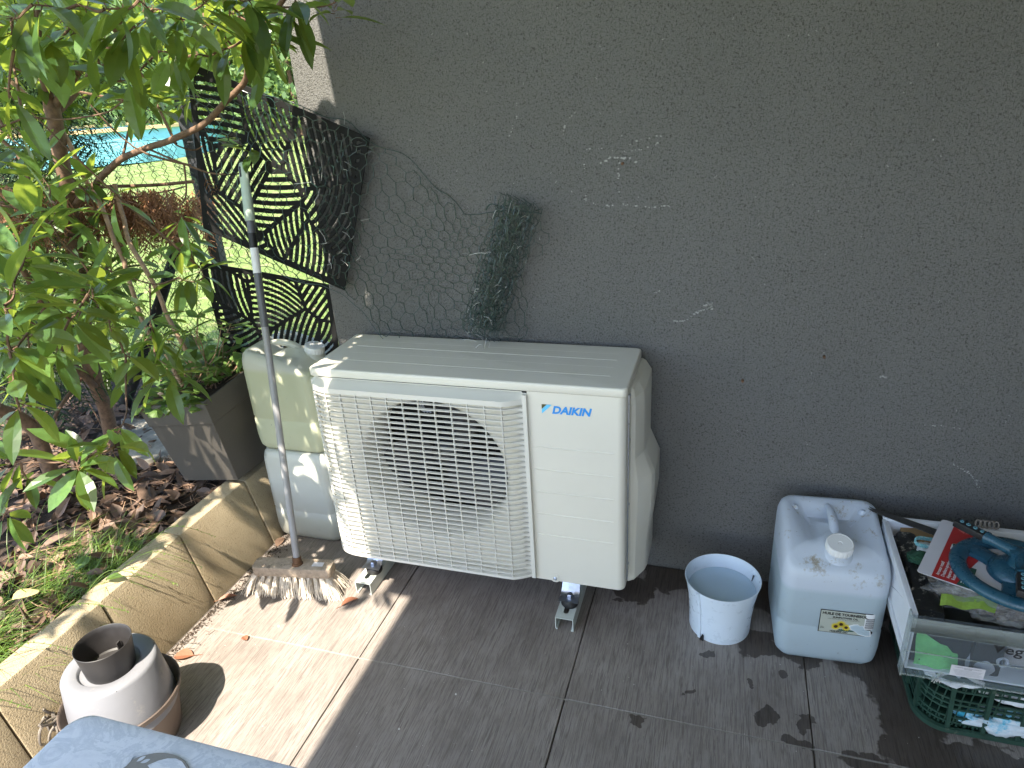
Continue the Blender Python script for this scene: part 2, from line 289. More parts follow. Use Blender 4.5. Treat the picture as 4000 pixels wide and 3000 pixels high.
# ------------------------------------------------------------------ mesh helpers
class MB:
    def __init__(s): s.v = []; s.f = []
    def add(s, vs, fs):
        b = len(s.v); s.v += [tuple(v) for v in vs]; s.f += [tuple(i+b for i in f) for f in fs]; return s
    def box(s, x0, x1, y0, y1, z0, z1, mat=None):
        vs = [Vector((x, y, z)) for z in (z0, z1) for y in (y0, y1) for x in (x0, x1)]
        if mat is not None: vs = [mat@v for v in vs]
        return s.add(vs, [(0, 2, 3, 1), (4, 5, 7, 6), (0, 1, 5, 4), (2, 6, 7, 3), (0, 4, 6, 2), (1, 3, 7, 5)])
    def hexa(s, c8):
        return s.add(c8, [(0, 3, 2, 1), (4, 5, 6, 7), (0, 1, 5, 4), (1, 2, 6, 5), (2, 3, 7, 6), (3, 0, 4, 7)])
    def tube(s, pts, rad, n=8, cap=True):
        pts = [Vector(p) for p in pts]; k = len(pts)
        if not hasattr(rad, '__len__'): rad = [rad]*k
        t0 = (pts[1]-pts[0]).normalized(); a = t0.orthogonal().normalized(); vs = []
        for i in range(k):
            t = (pts[min(i+1, k-1)]-pts[max(i-1, 0)])
            t = t.normalized() if t.length > 1e-9 else t0
            a = (a-t*a.dot(t)); a = a.normalized() if a.length > 1e-6 else t.orthogonal().normalized()
            b = t.cross(a)
            for j in range(n):
                q = 2*math.pi*j/n; vs.append(pts[i]+(a*math.cos(q)+b*math.sin(q))*rad[i])
        fs = [(i*n+j, i*n+(j+1) % n, (i+1)*n+(j+1) % n, (i+1)*n+j) for i in range(k-1) for j in range(n)]
        if cap: fs += [tuple(range(n))[::-1], tuple((k-1)*n+j for j in range(n))]
        return s.add(vs, fs)
    def lathe(s, prof, c=(0, 0, 0), n=40, mat=None, start=0, end=2*math.pi):
        full = abs(end-start-2*math.pi) < 1e-6; m = n if full else n+1; vs = []
        for r, z in prof:
            for j in range(m):
                q = start+(end-start)*j/n; v = Vector((r*math.cos(q), r*math.sin(q), z))
                if mat is not None: v = mat@v
                vs.append(v+Vector(c))
        fs = []
        for i in range(len(prof)-1):
            for j in range(n):
                j2 = (j+1) % m; fs.append((i*m+j, i*m+j2, (i+1)*m+j2, (i+1)*m+j))
        return s.add(vs, fs)
    def loft(s, rings, closed=True, cap=(False, False)):
        n = len(rings[0]); vs = [v for r in rings for v in r]; fs = []
        for i in range(len(rings)-1):
            for j in range(n if closed else n-1):
                j2 = (j+1) % n; fs.append((i*n+j, i*n+j2, (i+1)*n+j2, (i+1)*n+j))
        if cap[0]: fs.append(tuple(range(n))[::-1])
        if cap[1]: fs.append(tuple((len(rings)-1)*n+j for j in range(n)))
        return s.add(vs, fs)
    def prism(s, poly, h, mat):
        """poly: 2D outline, extruded h along local z, placed by mat"""
        n = len(poly); vs = [mat@Vector((x, y, 0)) for x, y in poly]+[mat@Vector((x, y, h)) for x, y in poly]
        return s.add(vs, [tuple(range(n))[::-1], tuple(range(n, 2*n))]+[(i, (i+1) % n, n+(i+1) % n, n+i) for i in range(n)])
    def build(s, name, mat, parent=None, smooth=False, bevel=0, seg=2, angle=35):
        me = bpy.data.meshes.new(name); off = parent_world(parent)
        me.from_pydata([tuple(Vector(v)-off) for v in s.v], [], s.f); me.update()
        if bevel:
            bm = bmesh.new(); bm.from_mesh(me); bmesh.ops.remove_doubles(bm, verts=bm.verts, dist=1e-6)
            es = [e for e in bm.edges if len(e.link_faces) == 2 and e.calc_face_angle(0) > R(angle)]
            bmesh.ops.bevel(bm, geom=es, offset=bevel, segments=seg, affect='EDGES', profile=.6); bm.to_mesh(me); bm.free()
        if smooth or bevel:
            me.shade_smooth(); me.set_sharp_from_angle(angle=R(50 if smooth is True else (smooth or 38)))
        if isinstance(mat, str): mat = MT[mat]
        me.materials.append(mat)
        o = bpy.data.objects.new(name, me); COL.objects.link(o)
        if parent: o.parent = parent
        return o
def parent_world(p):
    v = Vector((0, 0, 0))
    while p is not None: v += p.location; p = p.parent
    return v
def tag(o, label, cat, group=None, kind=None):
    if label: o['label'] = label
    if cat: o['category'] = cat
    if group: o['group'] = group
    if kind: o['kind'] = kind
    return o
def thing(name, label, cat, loc, group=None):
    o = bpy.data.objects.new(name, None); COL.objects.link(o); o.location = loc; o.empty_display_size = .05
    return tag(o, label, cat, group)
def struct(mb, name, mat, **k):
    o = mb.build(name, mat, **k); o['kind'] = 'structure'; return o
def rrect(hx, hy, r, n=5):
    pts = []
    for cx, cy, a in ((hx-r, hy-r, 0), (-hx+r, hy-r, 90), (-hx+r, -hy+r, 180), (hx-r, -hy+r, 270)):
        for i in range(n+1):
            q = R(a+90*i/n); pts.append((cx+r*math.cos(q), cy+r*math.sin(q)))
    return pts
def text_mb(mb, s, mat, size=1, shear=0, bold=0, align='LEFT', sx=1.0, res=3):
    cu = bpy.data.curves.new('lettering', 'FONT'); cu.body = s; cu.size = size; cu.offset = bold; cu.shear = shear; cu.align_x = align
    cu.resolution_u = res; cu.fill_mode = 'FRONT'
    o = bpy.data.objects.new('lettering', cu); COL.objects.link(o)
    bpy.context.view_layer.update()
    me = bpy.data.meshes.new_from_object(o.evaluated_get(bpy.context.evaluated_depsgraph_get()))
    mb.add([mat@Vector((v.co.x*sx, v.co.y, 0)) for v in me.vertices], [tuple(p.vertices) for p in me.polygons])
    bpy.data.objects.remove(o); bpy.data.curves.remove(cu); bpy.data.meshes.remove(me)
def frame(o, x, y):
    """matrix with origin o, local x, y axes"""
    x = Vector(x).normalized(); y = Vector(y); y = (y-x*y.dot(x)).normalized(); z = x.cross(y)
    m = Matrix((x, y, z)).transposed().to_4x4(); m.translation = Vector(o); return m
def smooth_path(pts, sub=4):
    out = []; n = len(pts)
    for i in range(n-1):
        p0, p1, p2, p3 = pts[max(i-1, 0)], pts[i], pts[i+1], pts[min(i+2, n-1)]
        for k in range(sub):
            t = k/sub
            out.append(.5*((2*p1)+(p2-p0)*t+(2*p0-5*p1+4*p2-p3)*t*t+(3*p1-p0-3*p2+p3)*t**3))
    out.append(pts[-1]); return out
def wob(p, a=.5, s=6.0):
    return Vector((mnoise.noise(p*s), mnoise.noise(p*s+Vector((9, 3, 1))), mnoise.noise(p*s+Vector((2, 8, 5)))))*a

# ================================================================== SETTING
# big ground
mb = MB(); mb.add([(-90, -90, -.03), (90, -90, -.03), (90, 90, -.03), (-90, 90, -.03)], [(0, 1, 2, 3)]); struct(mb, 'ground', 'lawn')
# terrace floor: tiles 0.6 m, 3 mm joints
mb = MB(); T0 = -.5317
xs = [T0+.6*k for k in range(-1, 6)]
for i, x in enumerate(xs[:-1]):
    xa = max(x, -1.10) if i else -1.10
    xb = xs[i+1]
    for j in range(9):
        ya, yb = -.595-.6*j, -.595-.6*(j-1)
        if j == 0: yb = -.004
        mb.box(xa+.0018, xb-.0018, ya+.0018, yb-.0018, -.03, 0)
struct(mb, 'terrace_floor', 'tile', bevel=.0012, seg=1)
mb = MB(); mb.add([(-1.12, -6, -.005), (3.1, -6, -.005), (3.1, 0, -.005), (-1.12, 0, -.005)], [(0, 1, 2, 3)]); struct(mb, 'tile_joint_base', simple('grout', (.07, .06, .052), .9, vary=.3))
mb = MB()
for j in range(9): mb.add([(-1.10, -.595-.6*j-.0022, -.0012), (3.1, -.595-.6*j-.0022, -.0012), (3.1, -.595-.6*j+.0022, -.0012), (-1.10, -.595-.6*j+.0022, -.0012)], [(0, 1, 2, 3)])
struct(mb, 'cross_joint', simple('pale_grout', (.27, .25, .22), .9, vary=.25))
mb = MB(); mb.box(-1.3, -.8, .0, .5, -.02, -.002); struct(mb, 'corner_paving', 'tile')
# house wall
wallm = MB(); wallm.box(-.815, 4, 0, .22, -.03, 3.2)
wall = wallm.build('house_wall', 'stucco', bevel=.012, seg=3); tag(wall, 'dark grey stucco house wall behind the air conditioner unit', 'wall')
# marks on the wall: chalk strokes, paint drips, a nail
marks = MB()
def mark(pts, wdt=.0022, dens=1.0, seed=1):
    rr = random.Random(seed); pp = smooth_path([P(x, y, 1, -.0022) for x, y in pts], 10)
    for a, b in zip(pp[:-1], pp[1:]):
        L = (b-a).length; k = max(1, int(L/.003))
        for i in range(k):
            if rr.random() > dens: continue
            q = a.lerp(b, (i+rr.random())/k)+Vector((rr.uniform(-1, 1), 0, rr.uniform(-1, 1)))*wdt*.6
            s = wdt*rr.uniform(.25, .8); an = rr.uniform(0, 3.1)
            marks.add([q+Vector((math.cos(an+t)*s*(1.6 if t in (0, 3.14) else .8), 0, math.sin(an+t)*s)) for t in (0, 1.57, 3.14, 4.71)], [(0, 3, 2, 1)])
mark([(1265, 322), (1300, 320), (1345, 328), (1390, 322), (1430, 305)], .0036, .42, 1)
mark([(1355, 315), (1390, 300), (1432, 292)], .0034, .42, 2)
mark([(1262, 430), (1300, 445), (1345, 442), (1400, 447), (1450, 445)], .0036, .4, 3)
mark([(1262, 325), (1262, 380), (1268, 440)], .003, .25, 4)
mark([(1337, 330), (1337, 400), (1345, 440)], .003, .22, 5)
mark([(1290, 355), (1320, 342), (1350, 340), (1375, 350)], .005, .4, 6)
mark([(1330, 260), (1345, 300), (1342, 345)], .0025, .2, 16)
mark([(1455, 692), (1478, 693), (1500, 678), (1522, 670), (1536, 664), (1537, 655)], .0035, 1, 7)
mark([(1522, 660), (1533, 655), (1537, 668)], .004, .9, 17)
mark([(1415, 633), (1428, 629)], .004, .8, 8)
mark([(1100, 300), (1108, 270), (1118, 250)], .003, .18, 9)
mark([(1215, 300), (1220, 270), (1245, 240)], .004, .4, 10)
mark([(1150, 375), (1130, 385), (1105, 400)], .002, .25, 20)
for k_ in range(7): mark([(2052+k_*3, 998+k_*2), (2085+k_*2, 1018+k_), (2122-k_, 1046+k_*3)], .0028, .12, 40+k_)
mark([(1985, 917), (2040, 921), (2075, 925)], .0025, .4, 12)
mark([(1900, 813), (1915, 815)], .004, .8, 13)
mark([(1590, 440), (1612, 520)], .003, .06, 14); mark([(1290, 92), (1300, 105)], .003, .6, 15)
mark([(1780, 760), (1785, 775)], .003, .5, 18); mark([(1160, 690), (1250, 560), (1400, 520)], .002, .03, 19)
for i in range(70):
    x = rng.uniform(850, 2200); y = rng.uniform(10, 1050); mark([(x, y), (x+rng.uniform(-5, 5), y+4)], .0016, .5, 100+i)
marks.build('chalk_mark', simple('pale_chalk', (.36, .36, .34), .9, vary=.35), wall)
mb = MB()
for q in ((1345, 353), (1604, 822), (1780, 770)):
    p = P(*q, 1, -.004); mb.lathe([(.0001, 0), (.004, 0), (.0035, .008), (.0001, .009)], p, 10, Matrix.Rotation(R(90), 4, 'X').to_3x3())
mb.build('nail', 'rust', wall)
# house canopy that keeps the terrace in the shade
mb = MB(); mb.box(-.672, 4, -3.5, .6, 2.5, 2.7); mb.box(-.765, -.672, -1.88, .6, 2.5, 2.72)
canopy = mb.build('canopy_roof', 'canopy'); tag(canopy, 'flat roof overhang above the terrace whose straight edge shades the floor', 'roof')
mb = MB(); mb.box(1.85, 2.05, -3.45, -.0, -.03, 2.5); sw = mb.build('light_block_wall', 'stucco'); tag(sw, 'unseen dark wall added at the far right of the terrace to cut the light', 'wall')  # unseen wall, added to hold back light from the right
# bed soil, undulating
mb = MB(); nx, ny = 60, 90
def bed_z(x, y): return .205+.018*mnoise.noise(Vector((x*6, y*6, 0)))+.01*mnoise.noise(Vector((x*20, y*20, 3)))
vs = []
for j in range(ny+1):
    for i in range(nx+1):
        x = -1.22-4.2*(i/nx)**1.4; y = -3.2+4.0*j/ny
        vs.append((x, y, bed_z(x, y)-(.06 if i == 0 else 0)))
mb.add(vs, [(j*(nx+1)+i, (j+1)*(nx+1)+i, (j+1)*(nx+1)+i+1, j*(nx+1)+i+1) for j in range(ny) for i in range(nx)])
struct(mb, 'bed_soil', 'soil', smooth=True)
# lawn rising gently behind the fence
mb = MB(); vs = []
def lawn_z(x, y): return .19+.05*max(0, y-.5)+.012*max(0, -x-2)
for j in range(41):
    for i in range(41):
        x = -40+45*i/40; y = .62+34*(j/40)**1.5; vs.append((x, y, lawn_z(x, y)+.02*mnoise.noise(Vector((x, y, 0)))))
mb.add(vs, [(j*41+i, j*41+i+1, (j+1)*41+i+1, (j+1)*41+i) for j in range(40) for i in range(40)])
struct(mb, 'lawn', 'lawn', smooth=True)

# --- concrete edging blocks
EX0, EX1, EH = -1.10, -1.17, .25
ys = [.13, -.17, -.49, -.80, -1.12, -1.44, -1.76, -2.1]
elab = ['sandy concrete edging block under the planter, at the corner by the jerrycans', 'concrete edging block crossed by two light streaks, beside the broom head',
        'concrete edging block half in leaf shade with grass hanging over it, left of the broom', 'sunlit concrete edging block directly behind the stacked plant pots',
        'concrete edging block left of the stacked pots, above the marble table corner', 'concrete edging block at the left edge behind the marble table', 'concrete edging block nearest the viewer, hidden by the marble table']
for k in range(7):
    yb, ya = ys[k]-.002, ys[k+1]+.002
    mb = MB(); jx = rng.uniform(-.003, .003)
    sec = [(EX0+jx, -.03), (EX1+jx, EH), (EX1-.068+jx, EH+.003), (EX1-.075+jx, -.03)]
    rings = []
    for t in range(9):
        y = ya+(yb-ya)*t/8; rings.append([Vector((x+.0015*mnoise.noise(Vector((x*9, y*14, z*9))), y, z)) for x, z in sec])
    mb.loft(rings, True, (True, True))
    o = mb.build('edging_block', 'concrete', bevel=.006, seg=2); tag(o, elab[k], 'edging block', 'concrete edging blocks along the bed')

# ================================================================== AIR CONDITIONER
AX, AY, AZ, AW, AD, AH = -.7163, -.317, .145, .898, .285, .6209
ac = thing('air_conditioner', 'cream outdoor air conditioner unit with slatted fan grille, standing on two rails', 'air conditioner', (AX, AY, 0))
lid_z = .746
mb = MB()   # cabinet: open fan box, so sides/back/right front as plates
X0, X1, Y0, Y1, ZT = AX, AX+AW, AY, AY+AD, lid_z
GX1 = -.075   # right edge of grille zone
# wrap of the right part (solid), with rounded vertical corner
pts = [(GX1, Y0)]+[(X1-.022+.022*math.sin(R(a)), Y0+.022-.022*math.cos(R(a))) for a in range(0, 91, 15)]+[(X1, Y1), (X0, Y1)]+\
      [(X0+.022-.022*math.cos(R(a)), Y0+.022-.022*math.sin(R(a))) for a in range(0, 91, 15)]
rings = [[Vector((x, y, z)) for x, y in pts] for z in (AZ, ZT)]
mb.loft(rings, False); mb.add([(x, y, ZT) for x, y in pts], [tuple(range(len(pts)))]); mb.add([(x, y, AZ+.004) for x, y in pts], [tuple(range(len(pts)))[::-1]])
cab = mb.build('cabinet', 'cream', ac, smooth=True)
# front plate with the round fan opening
FC = (-.366, .470); FR = .232
mb = MB(); n = 72; cx, cz = FC; rect = []
xa, xb, za, zb = X0+.022, GX1, AZ, ZT
for i in range(n):
    q = 2*math.pi*i/n; dx, dz = math.cos(q), math.sin(q)
    t = min(((xb-cx)/dx if dx > 0 else (xa-cx)/dx) if abs(dx) > 1e-9 else 9, ((zb-cz)/dz if dz > 0 else (za-cz)/dz) if abs(dz) > 1e-9 else 9)
    rect.append(Vector((cx+dx*t, Y0+.0012, cz+dz*t)))
circ = [Vector((cx+FR*math.cos(2*math.pi*i/n), Y0+.0012, cz+FR*math.sin(2*math.pi*i/n))) for i in range(n)]
circ2 = [Vector((cx+(FR-.012)*math.cos(2*math.pi*i/n), Y0+.012, cz+(FR-.012)*math.sin(2*math.pi*i/n))) for i in range(n)]
circ3 = [Vector((v.x, Y0+.16, v.z)) for v in circ2]
mb.loft([rect, circ, circ2, circ3]); mb.build('fan_shroud', 'cream', ac, smooth=True)
# fan: hub, three broad blades, motor
mb = MB(); rotx = Matrix.Rotation(R(90), 3, 'X')
mb.lathe([(.0001, .045), (.03, .045), (.045, .03), (.052, -.03), (.0001, -.03)], (cx, Y0+.135, cz), 28, rotx)
fan = mb.build('fan', 'fan', ac, smooth=True)
for k in range(3):
    mb = MB(); a0 = R(65+120*k); g = []
    for i in range(9):
        r = .045+(FR-.02-.045)*i/8; row = []
        for j in range(11):
            t = j/10; q = a0+(R(78)-R(20)*i/8)*(t-.5)+.5*(i/8)**1.5
            row.append(Vector((cx+r*math.cos(q), Y0+.100+.055*t-.012*math.sin(math.pi*t), cz+r*math.sin(q))))
        g.append(row)
    mb.loft(g, False); mb.build('blade', 'fan', fan, smooth=True)
mb = MB(); mb.box(X0+.02, GX1, Y1-.03, Y1-.012, AZ+.02, ZT-.02)
for i in range(24):
    x = X0+.04+i*.024; mb.box(x, x+.002, Y1-.036, Y1-.0295, AZ+.02, ZT-.02)
for z in (.30, .62): mb.box(X0+.03, GX1-.01, Y0+.14, Y0+.148, z, z+.03)
mb.lathe([(.0001, 0), (.045, 0), (.045, .06), (.0001, .06)], (cx, Y0+.19, cz), 20, rotx)
mb.build('heat_exchanger', 'coil', ac)
# copper/steel wires seen top of the opening
mb = MB()
for k in range(3): mb.tube(smooth_path([Vector((-.40+k*.008, Y0+.03, .72)), Vector((-.405+k*.007, Y0+.035, .66)), Vector((-.39+k*.01, Y0+.04, .64))], 4), .0025, 6)
mb.build('cable', 'galv', ac, smooth=True)
# lid
mb = MB(); lr = .026
def lidring(e, z, r=lr): return [Vector((X0+AW/2+x, Y0+AD/2+y, z)) for x, y in rrect(AW/2+e, AD/2+e, r, 6)]
mb.loft([lidring(.002, lid_z+.0015, .016), lidring(.0030, lid_z+.003, .016), lidring(.0030, lid_z+.0195, .016), lidring(.0018, lid_z+.0228, .015), lidring(-.0005, lid_z+.0242, .014), lidring(-.003, lid_z+.0245, .013)], True, (True, True))
lid = mb.build('lid', 'cream', ac, smooth=True); lid.data.set_sharp_from_angle(angle=R(60))
mb = MB(); zt = lid_z+.0245
for yy, hh in ((-.242, .0008), (-.183, .0002), (-.131, .0008), (-.085, .0002)):
    x0, x1 = X0+.05, X1-.045
    rings = [[Vector((x, yy+dy, zt+dz)) for dy, dz in ((-.0028, -.0006), (-.0010, hh), (.0010, hh), (.0028, -.0006))] for x in (x0, x0+.01, x1-.01, x1)]
    for v in rings[0]+rings[3]: v.z = zt-.0006
    mb.loft(rings, False)
mb.build('pressed_rib', 'cream', lid, smooth=True)
# seam shadow gap below the lid
mb = MB(); mb.loft([[Vector((X0+AW/2+x, Y0+AD/2+y, z)) for x, y in rrect(AW/2-.001, AD/2-.001, lr, 6)] for z in (lid_z-.002, lid_z+.002)]); mb.build('seam', 'ink', lid)
# pressed grooves on the right front, raised thin ribs
mb = MB()
for z in (.5845, .515, .444, .3725, .302):
    x0, x1 = GX1+.012, .153
    rings = [[Vector((x, Y0+dy, z+dz)) for dz, dy in ((-.0035, .0004), (-.0016, -.0018), (.0012, -.0018), (.0028, .0004))] for x in (x0, x0+.006, x1-.006, x1)]
    for v in rings[3]: v.y = Y0+.0004
    mb.loft(rings, False)
mb.build('pressed_rib', 'cream', cab, smooth=True)
mb = MB(); mb.prism(rrect(.011, .013, .008), .0015, frame((-.018, Y0-.0005, .155), (1, 0, 0), (0, 0, 1))); mb.build('screw_tab', 'cream', ac)
mb = MB(); mb.lathe([(.0055, 0), (.0055, .003), (.003, .0045), (.0001, .0035)], (-.018, Y0-.002, .155), 16, rotx); mb.build('screw', 'galv', ac, smooth=True)
# --- grille: frame and slats that curve back at both sides
GY = -.356; GZ0, GZ1 = .158, .737
def gprof(x, back=-.319, xl=X0+.006, xr=GX1):
    """front surface y of the grille at x: flat middle, rounded shoulders"""
    d = abs(back-GY); Lw = .085; Rw = .06
    if x < xl+Lw: t = 1-(x-xl)/Lw; return GY+d*(1-math.sqrt(max(0, 1-t**2.2)))
    if x > xr-Rw: t = 1-(xr-x)/Rw; return GY+d*t**1.3*.9
    return GY
gx = [X0+.006+.085*(1-math.cos(R(a)))for a in range(0, 91, 9)]+[X0+.091+(GX1-.06-X0-.091)*i/14 for i in range(1, 15)]+[GX1-.06+.06*i/6 for i in range(1, 7)]
grille = None
mb = MB()
# outer rim: right jamb, left jamb, hood top, bottom rail
mb.box(GX1-.010, GX1+.001, -.330, Y0+.001, GZ0-.004, GZ1+.002)
def band(z0, z1, z0b, z1b, th=.006):
    """horizontal curved band; z0,z1 at the front surface, z0b,z1b where it meets the cabinet"""
    ro = []
    for x in gx:
        y = gprof(x); ro.append([Vector((x, y, z0)), Vector((x, y, z1)), Vector((x, Y0-.0005, z1b)), Vector((x, Y0-.0005, z0b))])
    mb.loft(ro, True, (True, True))
band(.7135, .728, .722, GZ1+.004)
band(GZ0, .1665, GZ0-.008, .170)
mb.box(X0+.003, X0+.012, Y0-.004, Y0+.03, GZ0, GZ1)
grille = mb.build('grille', 'grille', ac, smooth=True)
mb = MB(); ns = 33
for i in range(ns):
    z = .1775+(.7035-.1775)*i/(ns-1); ro = []
    for x in gx:
        y = gprof(x); ro.append([Vector((x, y, z-.0012)), Vector((x, y-.0003, z+.0016)), Vector((x, min(y+.0065, Y0+.002), z+.0026)), Vector((x, min(y+.0065, Y0+.002), z+.0008))])
    mb.loft(ro, True, (True, True))
mb.build('slat', 'grille', grille)
mb = MB()
for i in range(12):
    x = X0+.062+i*.0472
    y = gprof(x); mb.box(x-.0011, x+.0011, y+.0012, y+.0085, .166, .716)
mb.build('upright_bar', 'grille', grille)
mb = MB()
for i in range(ns-1):   # little moulded blocks along the right jamb
    z = .1775+(.7035-.1775)*(i+.5)/(ns-1); mb.box(GX1-.030, GX1-.010, -.3275, -.3195, z-.0045, z+.0045)
mb.build('jamb_block', 'grille', grille, bevel=.002)
# --- logo, on the face
mb = MB(); fm = frame((-.036, Y0-.0006, .685), (1, 0, 0), (0, 0, 1))
text_mb(mb, 'DAIKIN', frame((-.0095, Y0-.0012, .6885), (1, 0, 0), (0, 0, 1)), .0295, .24, .0012, 'LEFT', 1.02)
lg = mb.build('logo', 'blue', ac)
mb = MB(); mb.add([fm@Vector((x, y, .0006)) for x, y in ((0, .0275), (.0135, .0275), (0, .014))], [(0, 2, 1)]); mb.build('emblem_dark', 'olive', lg)
mb = MB(); mb.add([fm@Vector((x, y, .0006)) for x, y in ((.0142, .0275), (.0272, .0275), (0, .0005), (0, .0133))], [(0, 3, 2, 1)]); mb.build('emblem_light', 'lightblue', lg)
# --- right side service cover: bulging moulded box
mb = MB(); ro = []
for z, yf, xo in ((.735, -.215, .004), (.730, -.23, .014), (.705, -.235, .030), (.68, -.225, .031), (.515, -.225, .031), (.448, -.235, .060), (.345, -.235, .060), (.215, -.225, .046), (.118, -.235, .045), (.108, -.23, .040)):
    ro.append([Vector((X1-.004, yf+.0, z)), Vector((X1+xo*.35, yf+.012, z)), Vector((X1+xo*.9, yf+.06, z)), Vector((X1+xo, yf+.085, z)), Vector((X1+xo, Y1+.015, z)), Vector((X1-.004, Y1+.018, z))])
mb.loft(ro, True, (True, True)); vc = mb.build('valve_cover', 'cream', ac, bevel=.0025, seg=2, angle=14); vc.data.set_sharp_from_angle(angle=R(9))
mb = MB()
for z in (.73, .60, .40, .20): mb.lathe([(.004, 0), (.004, .003), (.0001, .004)], (X1+.0005, -.262, z), 12, Matrix.Rotation(R(90), 3, 'Y'))
mb.box(X1-.001, X1+.003, -.278, -.274, AZ+.01, ZT-.01); mb.build('side_screw', 'galv', ac)
# --- feet, rubber mounts, bolts
for (bx, by) in ((.017, -.292), (-.634, -.285)):
    mb = MB(); g = []
    for t in range(9):
        s = t/8; y = by-.028+.085*s; zc = .0735 if s < .42 else .0735+.085*((s-.42)/.58)**1.0
        wd = .030-.006*s; g.append([Vector((bx-wd, y, zc-.003)), Vector((bx-wd, y, zc)), Vector((bx-wd*.5, y, zc+.0015)), Vector((bx, y, zc+(.004 if .45 < s < .9 else .0005))), Vector((bx+wd*.5, y, zc+.0015)), Vector((bx+wd, y, zc)), Vector((bx+wd, y, zc-.003))])
    mb.loft(g, False)
    foot = mb.build('foot', 'galv', ac, smooth=True)
    mb = MB(); mb.lathe([(.0001, .0735), (.013, .0735), (.013, .0755), (.009, .0756)], (bx, by, 0), 24); mb.lathe([(.0095, .0755), (.0095, .082), (.008, .0835), (.0001, .0835)], (bx, by, 0), 6)
    mb.build('bolt', 'galv', foot)
    mb = MB(); mb.lathe([(.0001, .044), (.022, .044), (.026, .05), (.026, .062), (.021, .07), (.0001, .07)], (bx, by, 0), 28); mb.build('rubber_mount', 'black', ac, smooth=True)
def rail(xa, yf):
    mb = MB(); wd, h, t, ln = .054, .044, .0022, .40; y1 = yf+ln
    # top plate with a slot near the front
    sl, sw2, s0 = .052, .008, yf+.022
    x0, x1 = xa, xa+wd; xm = (x0+x1)/2
    o_ = [(x0+t, yf), (x1-t, yf), (x1-t, y1), (x0+t, y1)]
    slot = [(xm+sw2*math.cos(R(a)), s0+sw2+sw2*math.sin(R(a))) for a in range(180, 361, 30)]+[(xm+sw2*math.cos(R(a)), s0+sl+sw2*math.sin(R(a))) for a in range(0, 181, 30)]
    nn = len(slot)
    for z in (h-t, h):
        b = len(mb.v); mb.v += [(x, y, z) for x, y in o_]+[(x, y, z) for x, y in slot]
        # fan faces around slot
        idx = lambda i: b+4+i % nn
        q = nn//4
        cor = [0, 1, 2, 3]
        for i in range(nn):
            mx, my = slot[i]; 
        fs = []
        half = nn//2
        fs.append((b+0, b+1)+tuple(b+4+i for i in range(half-1, -1, -1)))
        fs.append((b+1, b+2, b+4+half, b+4+half-1))
        fs.append((b+2, b+3)+tuple(b+4+i for i in range(nn-1, half-1, -1)))
        fs.append((b+3, b+0, b+4, b+4+nn-1))
        mb.f += fs
    for i in range(nn):
        a, c2 = slot[i], slot[(i+1) % nn]; mb.add([(a[0], a[1], h-t), (c2[0], c2[1], h-t), (c2[0], c2[1], h), (a[0], a[1], h)], [(0, 1, 2, 3)])
    mb.add([(x0+t, yf, h-t), (x1-t, yf, h-t), (x1-t, yf, h), (x0+t, yf, h)], [(0, 1, 2, 3)])
    mb.box(x0, x0+t, yf, y1, .004, h); mb.box(x1-t, x1, yf, y1, .0, h)
    mb.tube([(x0+.004, yf+.0, .003), (x0+.004, y1, .003)], .003, 8); mb.tube([(x1-.005, yf, .003), (x1-.005, y1, .003)], .003, 8)
    return mb
for xa, yf, lb in ((-.014, -.356, None), (-.673, -.348, None)):
    rail(xa, yf).build('mounting_rail', 'rail', ac)

